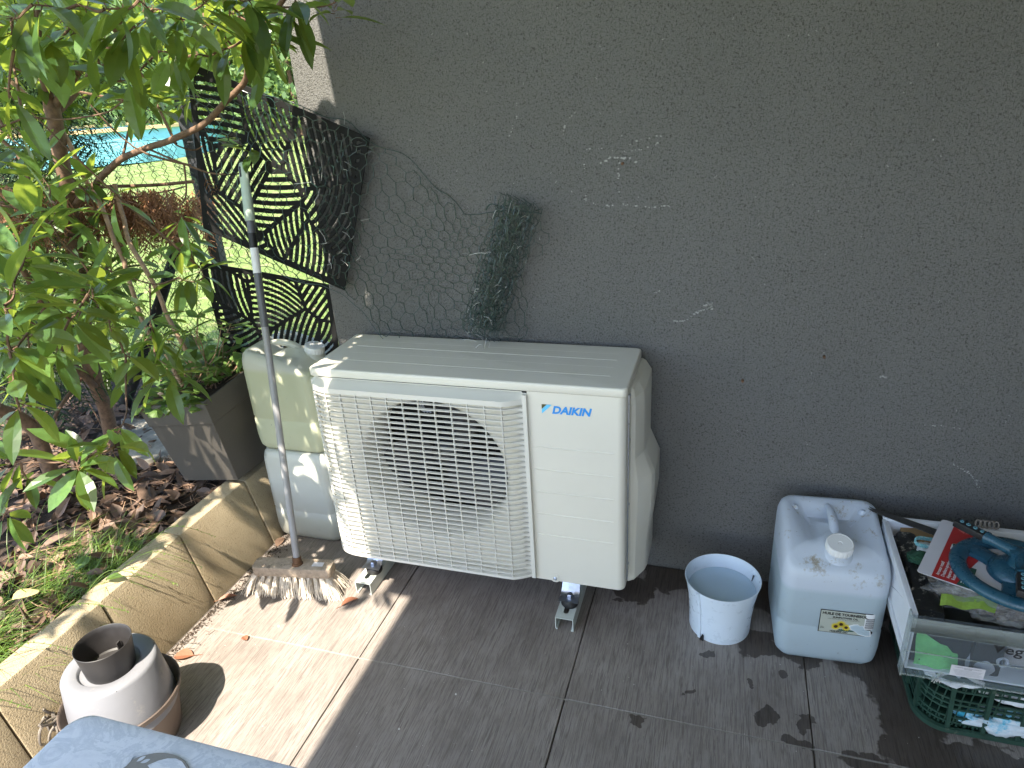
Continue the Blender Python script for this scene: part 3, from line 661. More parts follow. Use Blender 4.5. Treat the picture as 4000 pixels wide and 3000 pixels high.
# ================================================================== JERRYCANS
def jerrycan(name, label, loc, hx, hy, H, mat, rot=0, back=False, group=None):
    t = thing(name, label, 'jerrycan', loc, group)
    cs, sn = math.cos(rot), math.sin(rot); lx, ly, lz = loc
    def W(x, y, z): return Vector((lx+x*cs-y*sn, ly+x*sn+y*cs, lz+z))
    def sstep(a, b, x): x = max(0, min(1, (x-a)/(b-a))); return x*x*(3-2*x)
    def top(u, v):   # height of the top face, v=-1 front
        z = H-.072*sstep(-.02, -1.05, v)
        val = math.exp(-((abs(u)-.42)/.26)**2)*sstep(-.55, -.1, v)*(1-sstep(.5, .85, v))
        z -= .036*val + .014*math.exp(-(u/.5)**2)*sstep(-.3, 0, v)*(1-sstep(.55, .8, v))
        return z
    mb = MB(); base = rrect(1, 1, .27, 6); ns_ = len(base); rings = []
    for s, zz in ((.80, 0), (.90, .004), (.965, .018), (.985, .035), (1, .06), (1, .115), (.985, .12), (.985, .126), (1, .131), (1, .22)):
        rings.append([W(x*hx*s, y*hy*s, zz) for x, y in base])
    for s, dz in ((1.0, -.055), (.99, -.032), (.955, -.012), (.90, -.002), (.82, .0), (.70, 0), (.55, 0), (.4, 0), (.25, 0), (.1, 0), (.001, 0)):
        rings.append([W(x*hx*s, y*hy*s, (top(x*s, y*s) if s < .9 else top(x*.86, y*.86))+dz) for x, y in base])
    mb.loft(rings, True, (True, False)); body = mb.build('body', mat, t, smooth=True)
    # handle running front to back over the hollow
    mb = MB(); zh = H-.010
    pth = [(0, hy*.80, zh-.012), (0, hy*.62, zh+.001), (.001, hy*.40, zh+.004), (.002, hy*.1, zh-.001), (.002, -hy*.12, zh-.014), (.002, -hy*.25, zh-.032)]
    rd = [.008, .0075, .011, .0125, .013, .008]
    pp = smooth_path([W(*p) for p in pth], 4); rr = []
    for i in range(len(rd)-1):
        for k in range(4): rr.append(rd[i]+(rd[i+1]-rd[i])*k/4)
    rr.append(rd[-1]); mb.tube(pp, rr, 12); mb.build('handle', mat, t, smooth=True)
    # neck and ribbed cap, tilted with the shoulder
    cx_, cy_ = .004, -hy*.56; cz_ = top(cx_/hx, cy_/hy)
    tilt = Matrix.Rotation(rot, 3, 'Z')@Matrix.Rotation(R(14), 3, 'X')
    mb = MB(); mb.lathe([(.040, -.014), (.034, -.002), (.031, .004), (.031, .012)], W(cx_, cy_, cz_), 36, tilt); mb.build('neck', mat, t, smooth=True)
    mb = MB(); prof = []
    n = 72; rings = []
    for r, z, rib in ((.0335, .008, 1), (.0335, .0245, 1), (.0325, .0275, 0), (.030, .029, 0), (.0285, .0282, 0), (.006, .0282, 0), (.005, .0272, 0), (.0001, .0272, 0)):
        rings.append([W(cx_, cy_, cz_)+tilt@Vector(((r-(.0012 if rib and j % 4 == 0 else 0))*math.cos(2*math.pi*j/n), (r-(.0012 if rib and j % 4 == 0 else 0))*math.sin(2*math.pi*j/n), z)) for j in range(n)])
    mb.loft(rings); mb.build('cap', 'capwhite', t, smooth=18)
    # moulded studs
    for sx_ in (-.66, .66):
        z = top(sx_, .58); mb = MB(); mb.tube([W(sx_*hx, .62*hy, z-.004), W(sx_*hx, .57*hy, z+.003), W(sx_*hx, .54*hy, z+.004)], [.010, .008, .004], 12); mb.build('stud', mat, t, smooth=True)
    return t, body, W
jerrycan('jerrycan', 'greyish white plastic jerrycan at the bottom of the stack between planter and air conditioner', (-.985, -.005, 0.0), .132, .128, .36, 'can_white', R(180))
jerrycan('jerrycan', 'yellowish translucent jerrycan resting on top of another jerrycan behind the broom pole', (-.985, -.003, .361), .128, .134, .36, 'can_yellow', R(90))
oc, obody, OW = jerrycan('jerrycan', 'milky white oil jerrycan with torn sunflower label, right of the water-filled pot', (.712, -.186, 0), .129, .130, .370, 'can_oil', R(3))
# label
LX, LZ, LW, LH = -.030, .112, .138, .074
yfr = -.1312
def LB(x, y): return Vector((LX+x, 0, LZ+y))
def lab(x0, x1, z0, z1, lift, nx_=10, tear=False):
    mb = MB(); g = []
    for i in range(nx_+1):
        x = x0+(x1-x0)*i/nx_; px_ = LX+x
        ex = max(0, abs(px_)-.083)/.042
        y = yfr-lift+.125*.34*(1-math.sqrt(max(0, 1-min(1, ex)**2)))
        zl = z0
        if tear: zl = z0
        g.append([OW(px_, y, LZ+zl), OW(px_, y, LZ+z1)])
    mb.loft(g, False); return mb
lb = lab(0, LW, 0, LH, .0006).build('label', 'ink', obody)
lab(.002, LW-.022, .002, LH-.002, .0012).build('label_sheet', simple('label_cream', (.40, .42, .36), .4, vary=.05), lb)
mb = MB(); tm = frame(OW(LX, yfr-.0018, LZ), OW(1, 0, 0)-OW(0, 0, 0), (0, 0, 1))
def T(s, x, y, size, bold=0, sx=1, al='LEFT'): text_mb(mb, s, tm@Matrix.Translation((x, y, 0)), size, 0, bold, al, sx)
T('HUILE DE TOURNESOL', .058, .0600, .0112, .0005, .92, 'CENTER'); T('SUNFLOWER OIL', .061, .0505, .0078, .0003, 1, 'CENTER')
T('HUILE VEGETALE POUR FRITURE ET ASSAISONNEMENT', .058, .0460, .0032, 0, 1, 'CENTER'); 
T('HUILERIE GID', .050, .0045, .0068, .0003, 1.05, 'CENTER')
mb.build('lettering', 'ink', lb)
mb = MB(); T('20L', .004, .013, .0075); T('Volume', .004, .0212, .002); mb.build('volume_mark', 'ink', lb)
mb = MB(); mc = MB(); mg = MB()
for (fx, fz, r) in ((.041, .0235, .0130), (.066, .0235, .012), (.053, .0325, .0130)):
    for k in range(16):
        a = k*2*math.pi/16; c_ = math.cos(a); s_ = math.sin(a)
        mb.add([tm@Vector((fx+c_*r*.3-s_*r*.22, fz+s_*r*.3+c_*r*.22, .0003)), tm@Vector((fx+c_*r, fz+s_*r, .0003)), tm@Vector((fx+c_*r*.3+s_*r*.22, fz+s_*r*.3-c_*r*.22, .0003))], [(0, 2, 1)])
    mc.add([tm@Vector((fx+r*.36*math.cos(a*.5), fz+r*.36*math.sin(a*.5), .0006)) for a in range(12)], [tuple(range(12))])
for k in range(7):
    x = .046+k*.005; mg.add([tm@Vector((x, .010, .0001)), tm@Vector((x+.012, .013, .0001)), tm@Vector((x+.004, .0165, .0001))], [(0, 1, 2)])
mb.build('flower_petals', 'yellowprint', lb); mc.build('flower_centre', 'brownprint', lb); mg.build('flower_leaves', 'greenprint', lb)
mb = MB()   # barcode
for k in range(16):
    z = .026+k*.0022; mb.add([tm@Vector((.110, z, -.0012)), tm@Vector((.124, z, -.0025)), tm@Vector((.124, z+.0012, -.0025)), tm@Vector((.110, z+.0012, -.0012))], [(0, 1, 2, 3)])
mw = lab(.107, LW+.002, .023, LH-.001, .0014, 6); mw.build('barcode_ground', 'whiteprint', lb); 
mb2 = MB()
for k in range(15):
    z = .026+k*.0023; g = []
    for i in range(5):
        x = .109+(LW-.111)*i/4; ex = max(0, abs(LX+x)-.083)/.042; y = yfr-.0019+.0425*(1-math.sqrt(max(0, 1-min(1, ex)**2)))
        g.append([OW(LX+x, y, LZ+z), OW(LX+x, y, LZ+z+(.0013 if k % 3 else .0007))])
    mb2.loft(g, False)
mb2.build('barcode_bars', 'ink', lb)
mb = MB(); rr = random.Random(5)   # torn area of bare plastic
pts = [(.071, .030), (.082, .036), (.092, .038), (.098, .034), (.105, .036), (.112, .022), (.124, .021), (.128, .002), (.118, .0005), (.105, .004), (.096, .006), (.088, .013), (.078, .018), (.074, .024)]
def onlab(x, z, lift):
    ex = max(0, abs(LX+x)-.083)/.042; return OW(LX+x, yfr-lift+.0425*(1-math.sqrt(max(0, 1-min(1, ex)**2))), LZ+z)
for nm, sc, lf, mt in (('tear_edge', 1.0, .0022, 'whiteprint'), ('tear', .88, .0026, 'can_oil')):
    mb = MB(); mx_ = sum(p[0] for p in pts)/len(pts); mz_ = sum(p[1] for p in pts)/len(pts)
    ring = [onlab(mx_+(x-mx_)*sc*rr.uniform(.96, 1.04), mz_+(z-mz_)*sc*rr.uniform(.95, 1.05), lf) for x, z in pts]; c0 = onlab(mx_, mz_, lf)
    n_ = len(ring); mb.add(ring+[c0], [(i, n_, (i+1) % n_) for i in range(n_)]); mb.build(nm, mt, lb)

# ================================================================== BUCKET
bc = Vector((.4445, -.226, 0)); bk = thing('flower_pot', 'pale blue-white tapered flower pot holding water, standing on the tiles left of the oil jerrycan', 'pot', bc)
mb = MB(); cx0 = bc
prof = [(.0001, .004), (.080, .004), (.0815, .0), (.0835, 0), (.0845, .004), (.086, .06), (.091, .12), (.0985, .168), (.1035, .188), (.1035, .1895), (.1015, .1895), (.0965, .168), (.089, .12), (.084, .06), (.081, .012), (.0001, .012)]
prof = [(r_, z_*.90) for r_, z_ in prof]; mb.lathe(prof, bc, 72); mb.build('body', 'bucket', bk, smooth=True)
mb = MB(); a0 = R(-128)    # raised vertical strip down the side
for k in range(1):
    g = []
    for z, r in ((-.0, .0838), (.004, .0848), (.054, .0863), (.108, .0913), (.151, .0988), (.169, .1037)):
        g.append([bc+Vector((rr_*math.cos(a0+da), rr_*math.sin(a0+da), z)) for da, rr_ in ((-.055, r-.0005), (-.05, r+.0035), (.05, r+.0035), (.055, r-.0005))])
    mb.loft(g, False)
mb.build('side_strip', 'bucket', bk)
mb = MB(); mb.prism([(-.010, 0), (.002, 0), (.002, .018), (-.002, .022)], .004, frame(bc+Vector((.0865*math.cos(a0+.16), .0865*math.sin(a0+.16), -.0005)), Vector((-math.sin(a0+.16), math.cos(a0+.16), 0)), (0, 0, 1))); mb.build('foot_notch', 'ink', bk)
mb = MB(); mb.lathe([(.0925, .131), (.0001, .131)], bc, 64); mb.build('water', 'water', bk)
mb = MB(); a1 = R(28); er = Vector((math.cos(a1), math.sin(a1), 0)); et = Vector((-math.sin(a1), math.cos(a1), 0))
mb.add([bc+er*(rr_-.0012)+et*t_+Vector((0, 0, z_)) for t_, z_, rr_ in ((-.0015, .135, .0918), (.0015, .135, .0918), (.0035, .155, .0964), (-.0035, .155, .0964))], [(0, 1, 2, 3)]); mb.build('overflow_slot', 'steelpost', bk)

# ================================================================== STACKED POTS
pc = Vector((-.975, -.965, 0)); bp = thing('plant_pot', 'brown round plant pot standing on the floor under the upturned frosted pot', 'plant pot', pc)
mb = MB(); mb.lathe([(.0001, .005), (.105, .005), (.108, 0), (.110, .004), (.128, .120), (.137, .128), (.1385, .141), (.1365, .143), (.1335, .141), (.1315, .130), (.124, .118), (.106, .01), (.0001, .009)], pc, 64); mb.build('body', 'brownpot', bp, smooth=True)
mb = MB(); mb.lathe([(.0001, .105), (.124, .105)], pc, 40); mb.build('potting_soil', 'soil', bp)
fp = thing('upturned_pot', 'frosted translucent pot turned upside down between the brown pot and the small black pot', 'plant pot', pc+Vector((.012, -.008, .10)))
c1 = pc+Vector((.012, -.008, 0)); mb = MB(); mb.lathe([(.1195, .106), (.1205, .106), (.1155, .16), (.1055, .245), (.102, .2505), (.098, .252), (.071, .252), (.069, .2505), (.066, .243), (.0001, .243)], c1, 64)
mb.lathe([(.1195, .106), (.114, .16), (.104, .243), (.0001, .240)], c1, 64); mb.build('body', 'frosted', fp, smooth=True)
kp = thing('small_pot', 'small empty black plant pot sitting on top of the upturned frosted pot', 'plant pot', c1+Vector((.008, 0, .2445)))
c2 = c1+Vector((.008, -.002, .2445)); mb = MB(); mb.lathe([(.0001, .004), (.050, .004), (.053, 0), (.0545, .004), (.061, .068), (.0628, .078), (.0618, .079), (.0600, .077), (.0585, .066), (.0525, .012), (.046, .008), (.044, .012), (.0001, .012)], c2, 56); mb.build('body', 'blackpot', kp, smooth=True)
mb = MB(); mb.box(-.0015, .0015, -.010, .002, 0, .022, frame(c2+Vector((-.012, .047, .014)), (1, .2, 0), (-.2, 1, 0))); mb.build('inner_fin', 'blackpot', kp)
# twine heap left of the pots
mb = MB(); rr = random.Random(3); tp = P(150, 1540, 2, .10); tp = Vector((-1.118, -1.045, .12))
pts = [tp+Vector((rr.gauss(0, .014), rr.gauss(0, .02), rr.gauss(-.02, .028))) for _ in range(26)]
mb.tube(smooth_path(pts, 5), .0032, 6); mb.tube(smooth_path([tp+Vector((0, 0, -.03)), tp+Vector((.01, -.01, -.08)), tp+Vector((.02, 0, -.117)), tp+Vector((.03, -.05, -.117))], 5), .0032, 6)
o = mb.build('twine', 'twine', None, smooth=True); tag(o, 'tangle of grey twine caught between the stacked pots and the concrete edging', 'twine')

# ================================================================== BROOM
hb0, hb1 = Vector((-1.000, -.395, 0)), Vector((-.738, -.352, 0))
ax_ = (hb1-hb0).normalized(); ay_ = Vector((-ax_.y, ax_.x, 0)); hc = (hb0+hb1)/2+Vector((0, -.005, 0))
bw = thing('broom', 'old broom with worn straw bristles and grey pole leaning upright beside the jerrycans', 'broom', hc)
mb = MB(); fm = frame(hc+Vector((0, 0, .073)), ax_, ay_); mb.prism(rrect(.132, .028, .014, 4), .034, fm); mb.build('head', 'oldwood', bw, bevel=.004)
mb = MB(); mb.prism([(-.018, -.01), (.018, -.01), (.018, .01), (-.018, .01)], .0004, fm@Matrix.Translation((.085, .0, .0341))); mb.build('sticker', 'card', bw)
mb = MB(); rr = random.Random(21)
for row in range(4):
    for k in range(12):
        u = -.118+.0215*k+rr.uniform(-.003, .003); v = -.021+.014*row
        base = hc+ax_*u+ay_*v
        sp = ax_*(u/.12)**3*.034+ax_*rr.uniform(-.006, .006)+ay_*(v/.021*.020+rr.uniform(-.004, .004))+(ax_*-.010 if k < 3 else Vector((0, 0, 0)))
        for q in range(26):
            a, b = rr.gauss(0, 1), rr.gauss(0, 1)
            s0 = base+ax_*a*.0022+ay_*b*.0022+Vector((0, 0, .076))
            e = base+sp*rr.uniform(.85, 1.15)+ax_*a*.0075+ay_*b*.006; e.z = rr.uniform(.001, .011) if rr.random() < .85 else rr.uniform(.005, .03)
            md = s0.lerp(e, .55)+Vector((rr.gauss(0, .0015), rr.gauss(0, .0015), .004))+sp*.05
            if rr.random() < .05: e += ax_*rr.uniform(-.02, .02)+ay_*rr.uniform(-.015, .01)
            mb.tube([s0, md, e], [.00085, .00085, .0007], 3, False)
mb.build('bristles', 'bristle', bw)
hs = hc+Vector((.016, .002, .106)); top = P(523, 350, 1, -.07)
dirh = (top-hs).normalized(); Lh = (top-hs).length
mb = MB(); mb.tube([hs-dirh*.012, hs+dirh*.004, hs+dirh*.006, hs+dirh*.024], [.0175, .0175, .0145, .0140], 20); mb.build('socket', 'rust', bw, smooth=True)
mb = MB(); mb.tube([hs+dirh*(.02+(Lh*.62-.02)*i/12)+Vector((0, 0, 0)) for i in range(13)], .0108, 16); mb.build('lower_pole', 'pole', bw, smooth=True)
mb = MB(); mb.tube([hs+dirh*Lh*.61, hs+dirh*Lh*.615, hs+dirh*(Lh-.1)], [.0112, .0118, .0118], 16); up_ = mb.build('upper_pole', 'pole_dark', bw, smooth=True)
side = dirh.cross(Vector((0, 1, 0))).normalized(); fr = side.cross(dirh).normalized()
mb = MB(); mb.tube([hs+dirh*Lh*.74, hs+dirh*Lh*.80], .0122, 16, False); mb.build('pole_label', 'whiteprint', up_, smooth=True)
mb = MB(); mb.tube([hs+dirh*Lh*.80, hs+dirh*Lh*.835], .0123, 16, False); mb.build('pole_label_band', 'ink', up_, smooth=True)
mb = MB(); gb = hs+dirh*(Lh-.17)
ro = []
for s, wd, dp in ((0, .0135, .0135), (.002, .0150, .0145), (.05, .0150, .0140), (.10, .0145, .011), (.13, .015, .0095), (.155, .0145, .009), (.166, .010, .008), (.17, .003, .004)):
    ro.append([gb+dirh*s+side*wd*math.cos(q)+fr*dp*math.sin(q) for q in [2*math.pi*j/20 for j in range(20)]])
mb.loft(ro, True, (True, True)); gp = mb.build('grip', 'grip', bw, smooth=True)
mb = MB(); mb.prism([(.0035*math.cos(R(a)), (.012 if a <= 180 else -.012)+.0035*math.sin(R(a))) for a in range(0, 360, 30)], .019, frame(gb+dirh*.142-fr*.0095+side*.004, side, dirh)); mb.build('hanging_slot', 'ink', gp)

# ================================================================== PLANTER with ivy
def Pq(*a): return Vector(a)
B0, BL, BR = Pq(-1.167, -.2, .273), Pq(-1.39, -.21, .25), Pq(-1.155, .02, .275); BB = BL+BR-B0
T0_, TL, TR = Pq(-1.18, -.25, .595), Pq(-1.50, -.21, .53), Pq(-1.14, .06, .65); TB = TL+TR-T0_
pl = thing('planter', 'tilted square taupe planter with ivy leaning over the edging beside the jerrycans', 'planter', B0)
def lerp4(t, e=0):
    r = [a.lerp(b, t) for a, b in ((B0, T0_), (BL, TL), (BB, TB), (BR, TR))]; c = sum(r, Vector())/4
    return [c+(p-c)*(1+e) for p in r]
mb = MB(); mb.loft([lerp4(0), lerp4(.735), lerp4(.74, .03), lerp4(.998, .03), lerp4(1, .02), lerp4(1, -.03), lerp4(.9, -.04)], True, (True, False)); mb.build('body', 'planter', pl, bevel=.003)
mb = MB(); mb.add(lerp4(.9, -.03), [(0, 1, 2, 3)]); mb.build('potting_soil', 'soil', pl)

# ------------------------------------------------------------------ leaf makers
def leaf(mb, base, d, nrm, L, W, curl=.25, fold=.25, segs=5, twist=0):
    d = d.normalized(); s = d.cross(nrm); s = s.normalized() if s.length > 1e-4 else d.orthogonal().normalized(); n = s.cross(d)
    vs = []; prof = (0.0, .62, .96, 1.0, .72, .04) if segs == 5 else (0, .9, .9, .0)
    for i in range(segs+1):
        t = i/segs; c = base+d*L*t-n*curl*L*t*t; w_ = W*.5*prof[i]
        q = twist*t; ss = s*math.cos(q)+n*math.sin(q); nn = n*math.cos(q)-s*math.sin(q)
        vs += [c-ss*w_+nn*fold*w_, c, c+ss*w_+nn*fold*w_]
    fs = []
    for i in range(segs):
        a = i*3; fs += [(a, a+1, a+4, a+3), (a+1, a+2, a+5, a+4)]
    mb.add(vs, fs)
def rnd_unit(r):
    while True:
        v = Vector((r.uniform(-1, 1), r.uniform(-1, 1), r.uniform(-1, 1)))
        if .05 < v.length < 1: return v.normalized()
def whorl(mb, tw, tip, d, n, L, W, r, droop=.5, attach=None):
    """a twig tip with n leaves fanned round it"""
    d = d.normalized(); a = d.orthogonal().normalized(); b = d.cross(a); ph = r.uniform(0, 6.3)
    for k in range(n):
        q = ph+2*math.pi*k/n+r.uniform(-.3, .3); el = r.uniform(.05, .8)
        ld = (a*math.cos(q)+b*math.sin(q))*math.cos(el)+d*math.sin(el); ld.z -= droop*r.uniform(.3, 1.1)
        nr = Vector((r.gauss(0, .3), r.gauss(0, .3), 1)); bs_ = tip-d*r.uniform(0, .035)
        st = bs_+ld.normalized()*.012
        mb_l = L*r.uniform(.65, 1.12)
        tw.tube([bs_, st], .0011, 4, False)
        leaf(mb, st, ld, nr, mb_l, W*r.uniform(.8, 1.1)*mb_l/L, r.uniform(.05, .35), r.uniform(.1, .4), 5, r.uniform(-.4, .4))
    if attach is not None:
        Lt = (tip-attach).length; m1 = attach.lerp(tip, .35)+rnd_unit(r)*.07*Lt-Vector((0, 0, .10*Lt)); m2 = attach.lerp(tip, .7)+rnd_unit(r)*.06*Lt-Vector((0, 0, .06*Lt))
        pp = smooth_path([attach, m1, m2, tip], 4); tw.tube(pp, [.0032-.0020*i/(len(pp)-1) for i in range(len(pp))], 6, False); return pp

# ivy in the planter
rr = random.Random(12); im = MB(); tw = MB(); pcx = (T0_+TL+TR+TB)/4
def ivyleaf(mb, c, d, n, s):
    d = d.normalized(); sd_ = d.cross(n).normalized(); out = [(0, 0), (.35, -.12), (.55, .2), (.38, .42), (.3, .75), (0, 1.05), (-.3, .75), (-.38, .42), (-.55, .2), (-.35, -.12)]
    vs = [c+d*y*s+sd_*x*s-n*(x*x+y*y*.4)*s*.3 for x, y in out]+[c+d*.4*s]
    mb.add(vs, [(i, (i+1) % 10, 10) for i in range(10)])
for k in range(190):
    p = lerp4(1, -.05); u, v = rr.random(), rr.random()
    c = p[0].lerp(p[1], u).lerp(p[3].lerp(p[2], u), v)+Vector((rr.gauss(0, .02), rr.gauss(0, .02), abs(rr.gauss(.025, .035))))
    if rr.random() < .18: c = p[0].lerp(p[1], rr.random())+Vector((rr.gauss(0, .02), -.015, rr.uniform(-.03, .04)))
    d = rnd_unit(rr); d.z = d.z*.4+.1; n = Vector((rr.gauss(0, .4), rr.gauss(0, .4), 1)).normalized()
    ivyleaf(im, c, d, n, rr.uniform(.026, .05)); tw.tube([c, c.lerp(pcx-Vector((0, 0, .06)), .45)], .0010, 3, False)
pcam = (CAM-pcx).normalized()
for k in range(14):
    tip = pcx+Vector((rr.uniform(-.14, .14), rr.uniform(-.14, .1), rr.uniform(.05, .22))); whorl(im, tw, tip, Vector((rr.gauss(0, .4), rr.gauss(0, .4), 1)), rr.randint(4, 6), .075, .027, rr, .25, pcx+Vector((rr.gauss(0, .05), rr.gauss(0, .05), -.05)))
im.build('ivy_foliage', 'ivy', pl)
for pts in (((397, 835, 2.55), (360, 770, 2.6), (322, 714, 2.6), (290, 640, 2.6), (262, 553, 2.65), (230, 480, 2.65), (202, 420, 2.7), (165, 350, 2.7), (112, 255, 2.75), (20, 175, 2.8)),
            ((425, 800, 2.55), (380, 720, 2.55), (345, 640, 2.6), (312, 580, 2.6), (280, 520, 2.65), (268, 470, 2.7), (250, 400, 2.7))):
    tw.tube([p+wob(p, .012, 9) for p in smooth_path([PD(*q) for q in pts], 5)], .0075, 8)
tw.build('stem', 'twig', pl, smooth=True)

# ================================================================== LAUREL SHRUB
rr = random.Random(77); lf = MB(); tk = MB(); tg = MB()
sh = thing('laurel_shrub', 'large broad-leaved evergreen shrub with brown trunks filling the left side of the view', 'shrub', P(250, 960, 2, .2))
def limb(pts, r0_, r1_, n=12, mb=tk, w=.01):
    r0_ *= .66; r1_ *= .72
    pp = smooth_path([PD(*q) for q in pts], 6); k = len(pp)
    mb.tube([p+wob(p, w, 7) for p in pp], [r0_+(r1_-r0_)*i/(k-1) for i in range(k)], n); return pp
nodes = []
nodes += limb(((252, 985, 3.3), (244, 955, 3.25), (225, 872, 3.15), (202, 808, 3.05), (184, 703, 2.95), (169, 590, 2.9), (158, 520, 2.85), (150, 450, 2.8), (134, 340, 2.75), (124, 262, 2.7), (112, 215, 2.7)), .042, .030, 14)
nodes += limb(((116, 225, 2.7), (92, 160, 2.65), (75, 110, 2.6), (60, 60, 2.55), (55, -30, 2.5)), .020, .012)
nodes += limb(((116, 225, 2.7), (100, 150, 2.7), (90, 90, 2.7), (86, 20, 2.7)), .016, .010)
nodes += limb(((120, 235, 2.7), (150, 185, 2.65), (172, 150, 2.6), (200, 120, 2.6), (228, 90, 2.55), (262, 40, 2.5), (280, -20, 2.4)), .020, .011)
nodes += limb(((124, 250, 2.7), (160, 205, 2.75), (190, 165, 2.75), (215, 140, 2.75)), .014, .008)
nodes += limb(((190, 165, 2.7), (240, 130, 2.6), (330, 95, 2.4), (380, 60, 2.3), (410, 20, 2.25)), .012, .007)
nodes += limb(((135, 1085, 2.9), (120, 1040, 2.85), (100, 990, 2.8), (82, 935, 2.75), (40, 900, 2.7), (-10, 880, 2.65)), .040, .028, 14)
nodes += limb(((205, 835, 3.05), (170, 800, 3.0), (142, 775, 2.95), (120, 735, 2.9), (105, 700, 2.85), (80, 640, 2.8), (40, 560, 2.7)), .022, .013)
nodes += limb(((152, 460, 2.8), (175, 425, 2.75), (205, 398, 2.7), (235, 370, 2.6), (262, 345, 2.55), (319, 322, 2.45), (375, 304, 2.35), (431, 274, 2.28), (487, 221, 2.2), (525, 180, 2.15), (540, 142, 2.1), (562, 75, 2.05), (600, 19, 2.0), (640, -40, 1.95)), .018, .0085)
nodes += limb(((375, 304, 2.35), (390, 318, 2.35), (425, 320, 2.4), (465, 280, 2.4), (485, 262, 2.4)), .004, .002, 6)
nodes += limb(((319, 325, 2.45), (360, 340, 2.42), (405, 355, 2.4), (450, 371, 2.38), (500, 374, 2.36), (545, 370, 2.36)), .0055, .003, 8)
nodes += limb(((262, 345, 2.55), (275, 300, 2.55), (284, 270, 2.55)), .007, .004, 8)
nodes += limb(((190, 620, 2.9), (210, 500, 2.85), (150, 470, 2.8)), .008, .006, 8)
nodes += limb(((0, 275, 2.5), (60, 255, 2.5), (120, 258, 2.5), (190, 252, 2.45), (240, 235, 2.4), (285, 200, 2.35)), .0045, .003, 7, tg)
nodes += limb(((-10, 440, 2.7), (70, 425, 2.7), (130, 410, 2.75), (220, 430, 2.8), (330, 420, 2.9), (400, 400, 3.0)), .008, .004, 8)
nodes += limb(((0, 300, 2.6), (40, 340, 2.6), (75, 430, 2.6), (110, 500, 2.7)), .008, .008, 8)
nodes += limb(((150, 560, 2.9), (148, 640, 2.95), (160, 720, 3.0), (185, 800, 3.05)), .010, .012, 8)
nodes += limb(((540, 142, 2.1), (520, 110, 2.1), (490, 80, 2.05), (462, 60, 2.0), (440, 30, 1.95)), .005, .003, 7)
nodes += limb(((562, 75, 2.05), (530, 50, 2.0), (500, 20, 1.95), (480, -20, 1.9)), .005, .003, 7)
nodes += limb(((600, 19, 2.0), (650, 16, 1.98), (700, 12, 1.96), (725, 5, 1.95)), .004, .0022, 7)
nodes += limb(((185, 800, 3.05), (120, 900, 3.0), (110, 960, 3.0)), .010, .010, 8)
def nearest(p): return min(nodes, key=lambda q: (q-p).length)
CL = [(25, 40, 1.75), (70, 10, 1.7), (95, 95, 1.9), (30, 110, 1.75), (165, 10, 1.75), (150, 60, 1.9), (225, 20, 1.7), (285, 60, 1.8), (250, 95, 1.8), (330, 20, 1.75), (370, 70, 1.85), (395, 20, 1.8),
      (440, 60, 1.9), (470, 110, 1.95), (415, 120, 1.95), (500, 40, 1.9), (520, 90, 1.95), (560, 45, 1.95), (590, 95, 2.0), (560, 120, 2.05), (625, 30, 1.95), (720, 5, 1.95), (640, 5, 1.95), (450, 0, 1.8), (540, 0, 1.85), (300, 0, 1.7),
      (195, 95, 1.9), (225, 160, 2.0), (262, 175, 2.0), (300, 200, 2.1), (345, 110, 2.0), (20, 215, 1.8), (315, 210, 2.1), (548, 312, 2.3), (60, 470, 1.95), (110, 480, 2.0), (120, 440, 2.1), (95, 385, 2.2),
      (55, 550, 1.7), (30, 610, 1.65), (95, 640, 1.8), (10, 660, 1.6), (125, 580, 1.85), (195, 600, 2.0), (190, 635, 1.95), (205, 650, 2.0), (150, 690, 1.9), (60, 720, 1.7), (20, 760, 1.65), (105, 760, 1.85), (30, 830, 1.65),
      (75, 800, 1.8), (45, 890, 1.7), (15, 1000, 1.7), (235, 690, 2.05), (325, 700, 2.25), (345, 745, 2.3), (265, 760, 2.1), (330, 790, 2.2), (385, 600, 2.4), (390, 480, 2.5),
      (410, 540, 2.5), (160, 1015, 1.95), (245, 975, 1.95), (190, 985, 2.0), (5, 1120, 1.7), (250, 945, 2.0), (60, 1040, 1.9), (225, 580, 2.4), (440, 600, 2.45)]
def clear_dist(x, y, d):
    """push a twig back until its shadow no longer falls on the open floor"""
    while d < 3.4:
        p = PD(x, y, d); k = p.z; qx, qy = p.x-SUN.x/SUN.z*k, p.y-SUN.y/SUN.z*k
        if qx > -1.26 and qy < -.42: d += .08
        else: break
    return d
pend = []
for (x, y, d) in CL: pend.append(PD(x, y, clear_dist(x, y, d)))
while pend:
    best = min(((min((q-p).length for q in nodes[::2]), i) for i, p in enumerate(pend)))
    tip = pend.pop(best[1]); nb = nearest(tip); dd = tip-nb; dd = dd.normalized()+Vector((0, 0, .1)) if dd.length > .02 else Vector((0, 0, 1))
    pp = whorl(lf, tg, tip, dd, rr.randint(5, 8), .118, .040, rr, .12, nb)
    if pp: nodes += pp[5:]
for k in range(34):    # thin bare stems
    a = nodes[rr.randrange(len(nodes))]; b = a+Vector((rr.uniform(-.25, .35), rr.uniform(-.35, .1), rr.uniform(.12, .55))); m_ = a.lerp(b, .5)+rnd_unit(rr)*.06
    k2_ = b.z; 
    if b.x-SUN.x/SUN.z*k2_ > -1.2: continue
    tg.tube(smooth_path([a, m_, b], 5), [.0045-.0003*i for i in range(11)], 6, False)
    if rr.random() < .6: whorl(lf, tg, b, b-m_, rr.randint(4, 7), .10, .034, rr, .1)
